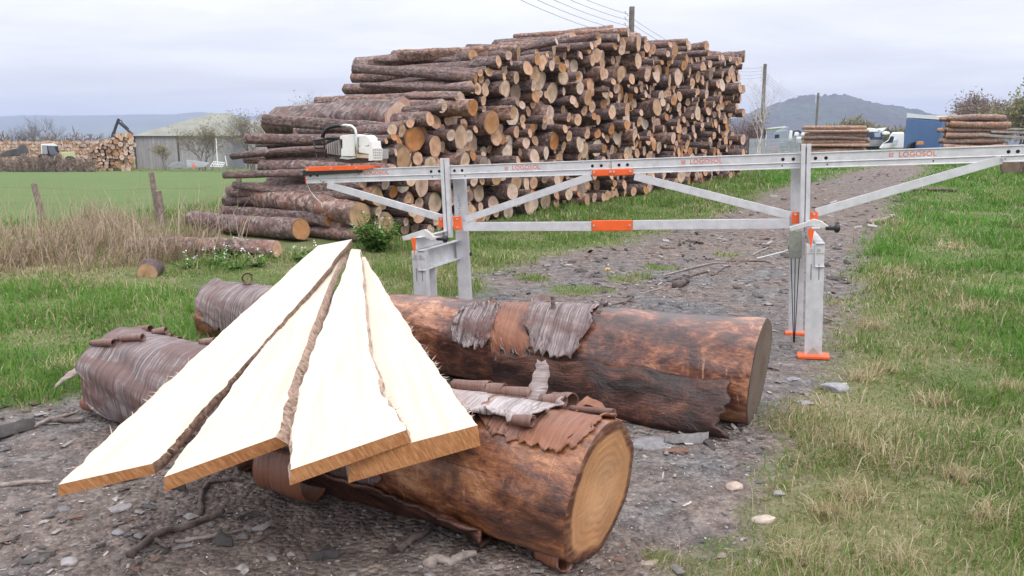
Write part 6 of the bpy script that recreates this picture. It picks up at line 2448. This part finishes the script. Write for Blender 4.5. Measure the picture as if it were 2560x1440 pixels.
# sawdust and pale splinters in front of the logs
n = 3000
x, y, rad = polar(n, 2.3, 6.5, -40, 26, .8, 23)
sel = (track_mask(x, y) > .5)
x, y = x[sel], y[sel]
n = len(x)
sz = r5.uniform(.001, .0032, n)
an = r5.uniform(0, 6.28, n)
c = np.stack([x, y, T(x, y) + .007], 1)
dd_ = np.stack([np.cos(an), np.sin(an), r5.normal(0, .3, n)], 1) * (sz * r5.uniform(1, 3.2, n))[:, None]
ss_ = np.stack([-np.sin(an), np.cos(an), r5.normal(0, .5, n)], 1) * sz[:, None] * .8
V = np.stack([c - dd_, c + ss_, c + dd_, c - ss_], 1).reshape(-1, 3)
col = np.array([[.62, .56, .48], [.72, .68, .62], [.5, .4, .28]])[r5.integers(0, 3, n)]
tag(link('sawdust', np_mesh('sawdust', V, np.arange(4 * n).reshape(n, 4), None, LITTER, False, {'Col': ('FLOAT_COLOR', np.repeat(np.concatenate([col, np.ones((n, 1))], 1), 4, 0))})),
    'pale sawdust flecks on the bare ground', 'sawdust', kind='stuff')

# stones one can pick out
def rock(px, py, wpx, asp, flat_, col_, label, seed):
    g_ = G(px, py)
    d = np.linalg.norm(g_ - [0, 0, CAMZ])
    s = wpx / 2 * d / FOC
    bm = bmesh.new()
    bmesh.ops.create_icosphere(bm, subdivisions=3, radius=1.0)
    r = np.random.default_rng(seed)
    pl_ = [(unit(r.normal(0, 1, 3)), r.uniform(.55, .9)) for _ in range(9)]
    for v in bm.verts:
        p = np.array(v.co)
        for nn, dd in pl_:
            e = np.dot(p, nn) - dd
            if e > 0:
                p = p - nn * e * .92
        v.co = Vector(p * np.array([s, s * asp, s * flat_]))
    me_ = bpy.data.meshes.new('stone')
    bm.to_mesh(me_)
    bm.free()
    me_.materials.append(plain('stone_' + str(seed), col_, .85, 0, .3, 30.0, .6))
    o = link('stone', me_)
    o.location = tuple(g_ + np.array([0, 0, s * flat_ * .35]))
    o.rotation_euler = (0, 0, r.uniform(-.6, .6))
    return tag(o, label, 'stone', 'loose stones on the ground')


rock(2085, 975, 70, .75, .4, (.27, .265, .28), 'grey slate stone by the foot of the sawmill leg', 1)
rock(1838, 1222, 46, .8, .55, (.42, .33, .28), 'pale pinkish stone to the right of the nearest log', 2)
rock(1910, 1302, 66, .55, .3, (.46, .38, .32), 'flat pale stone at the edge of the right-hand grass', 3)
rock(1885, 1410, 44, .7, .4, (.40, .34, .30), 'pale stone at the bottom edge below the verge', 4)
rock(1945, 1238, 34, .8, .45, (.27, .25, .24), 'small grey stone beside the pale pinkish stone', 5)
rock(300, 1275, 52, .7, .45, (.27, .245, .25), 'grey stone below the leftmost board', 6)
rock(172, 1410, 40, .8, .5, (.34, .31, .31), 'rounded pale stone at the bottom left', 7)
rock(296, 1335, 30, .8, .5, (.27, .26, .27), 'small bluish stone below the grey stone', 8)
rock(160, 1275, 34, .7, .35, (.15, .14, .155), 'dark slate chip near the leftmost board end', 9)
rock(680, 1398, 34, .8, .4, (.25, .23, .22), 'grey pebble in front of the nearest log', 10)
rock(1620, 1410, 60, .6, .25, (.33, .27, .22), 'flat brownish stone beside the sawn end of the nearest log', 11)
rock(2010, 1010, 50, .7, .25, (.24, .235, .25), 'flat slate piece right of the second log', 12)
rock(1985, 950, 44, .8, .25, (.22, .215, .235), 'flat slate piece beside the grey sawn end', 13)
rock(1630, 1110, 110, .8, .12, (.20, .19, .20), 'broad flat slate slab between the two big logs', 14)

STICK = plain('stick_bark', (.105, .078, .07), .85, 0, .5, 40.0, .8)
STICK_PALE = plain('stick_pale', (.26, .215, .19), .85, 0, .4, 40.0, .6)


def stick(pts, rpx, label, mt=STICK, up_=0.012):
    w = []
    r0 = None
    for i, (px, py) in enumerate(pts):
        g_ = G(px, py)
        if r0 is None:
            r0 = rpx * np.linalg.norm(g_ - [0, 0, CAMZ]) / FOC
        w.append(g_ + [0, 0, r0 * .6 + up_ * (i % 2)])
    # denser, slightly wavering path
    ww_ = []
    rr_ = []
    m_ = 5
    rq_ = np.random.default_rng(int(pts[0][0]))
    for i in range(len(w) - 1):
        for k_ in range(m_):
            ww_.append(w[i] + (w[i + 1] - w[i]) * k_ / m_ + rq_.normal(0, r0 * .25, 3))
    ww_.append(w[-1])
    rr_ = [r0 * (1 - .5 * i / len(ww_)) * rq_.uniform(.8, 1.2) for i in range(len(ww_))]
    return tag(MB().tube(ww_, rr_, 7).build('stick', mt, smooth=True), label, 'stick', 'sticks and bark strips on the ground')


stick([(320, 1400), (390, 1350), (480, 1318), (560, 1290)], 10, 'thick dark stick slanting up from the bottom left')
stick([(385, 1352), (420, 1382)], 7, 'short stub stick lying across the thick dark stick')
stick([(500, 1290), (508, 1235), (522, 1212), (575, 1206), (610, 1206)], 7, 'bent dark stick with a sharp elbow below the second board')
stick([(440, 1358), (540, 1348), (620, 1325)], 5, 'thin pale-tipped stick beside the thick dark stick', STICK_PALE)
stick([(975, 1385), (1020, 1370), (1065, 1340), (1095, 1300)], 12, 'curved bark strip on the ground under the nearest log')
stick([(620, 1370), (680, 1340), (720, 1320)], 4, 'thin twig in front of the nearest log')
stick([(0, 1218), (60, 1215), (130, 1208)], 6, 'pale stick at the left edge beside the leftmost board', STICK_PALE)
stick([(110, 1058), (210, 1060)], 6, 'dark stick on the gravel edge at the left')
stick([(30, 1090), (120, 1062), (200, 1030)], 6, 'greyish bark strip along the grass edge at the left', STICK_PALE)
for k, (a, b) in enumerate([((1655, 690), (1900, 640)), ((1700, 700), (1830, 672)), ((1640, 712), (1760, 690)), ((1820, 655), (1990, 662)), ((1600, 735), (1700, 722)), ((1780, 690), (1850, 655)), ((1690, 722), (1735, 705)), ((1500, 770), (1640, 750)),
                            ((1880, 640), (1960, 610)), ((1560, 762), (1600, 735))]):
    stick([a, ((a[0] * .5 + b[0] * .5), (a[1] + b[1]) / 2 - 3), (a[0] * .35 + b[0] * .65, a[1] * .35 + b[1] * .65)], 2.6 if k != 6 else 10, 'stick in the tangle of branches on the track behind the second log', STICK if k % 4 else STICK_PALE)
stick([(1060, 1410), (1130, 1408), (1190, 1392)], 16, 'flat pale bark scrap in front of the nearest log', STICK_PALE, 0)
stick([(2170, 560), (2230, 548)], 6, 'pale splinter at the track edge', STICK_PALE)

# ------------------------------------------------------------------ air
hz = MB().box((0, 2900, 65), (10600, 6300, 139)).build('haze', [])
m, nt, b = newmat('haze_air')
nt.nodes.remove(b)
pv = nd(nt, 'ShaderNodeVolumePrincipled', {'Color': (.60, .70, .98, 1), 'Density': 0.0004, 'Anisotropy': 0.0})
nt.links.new(pv.outputs[0], nt.nodes['Material Output'].inputs['Volume'])
hz.data.materials.append(m)
tag(hz, 'thin bluish haze in the air over the fields', 'haze', kind='stuff')
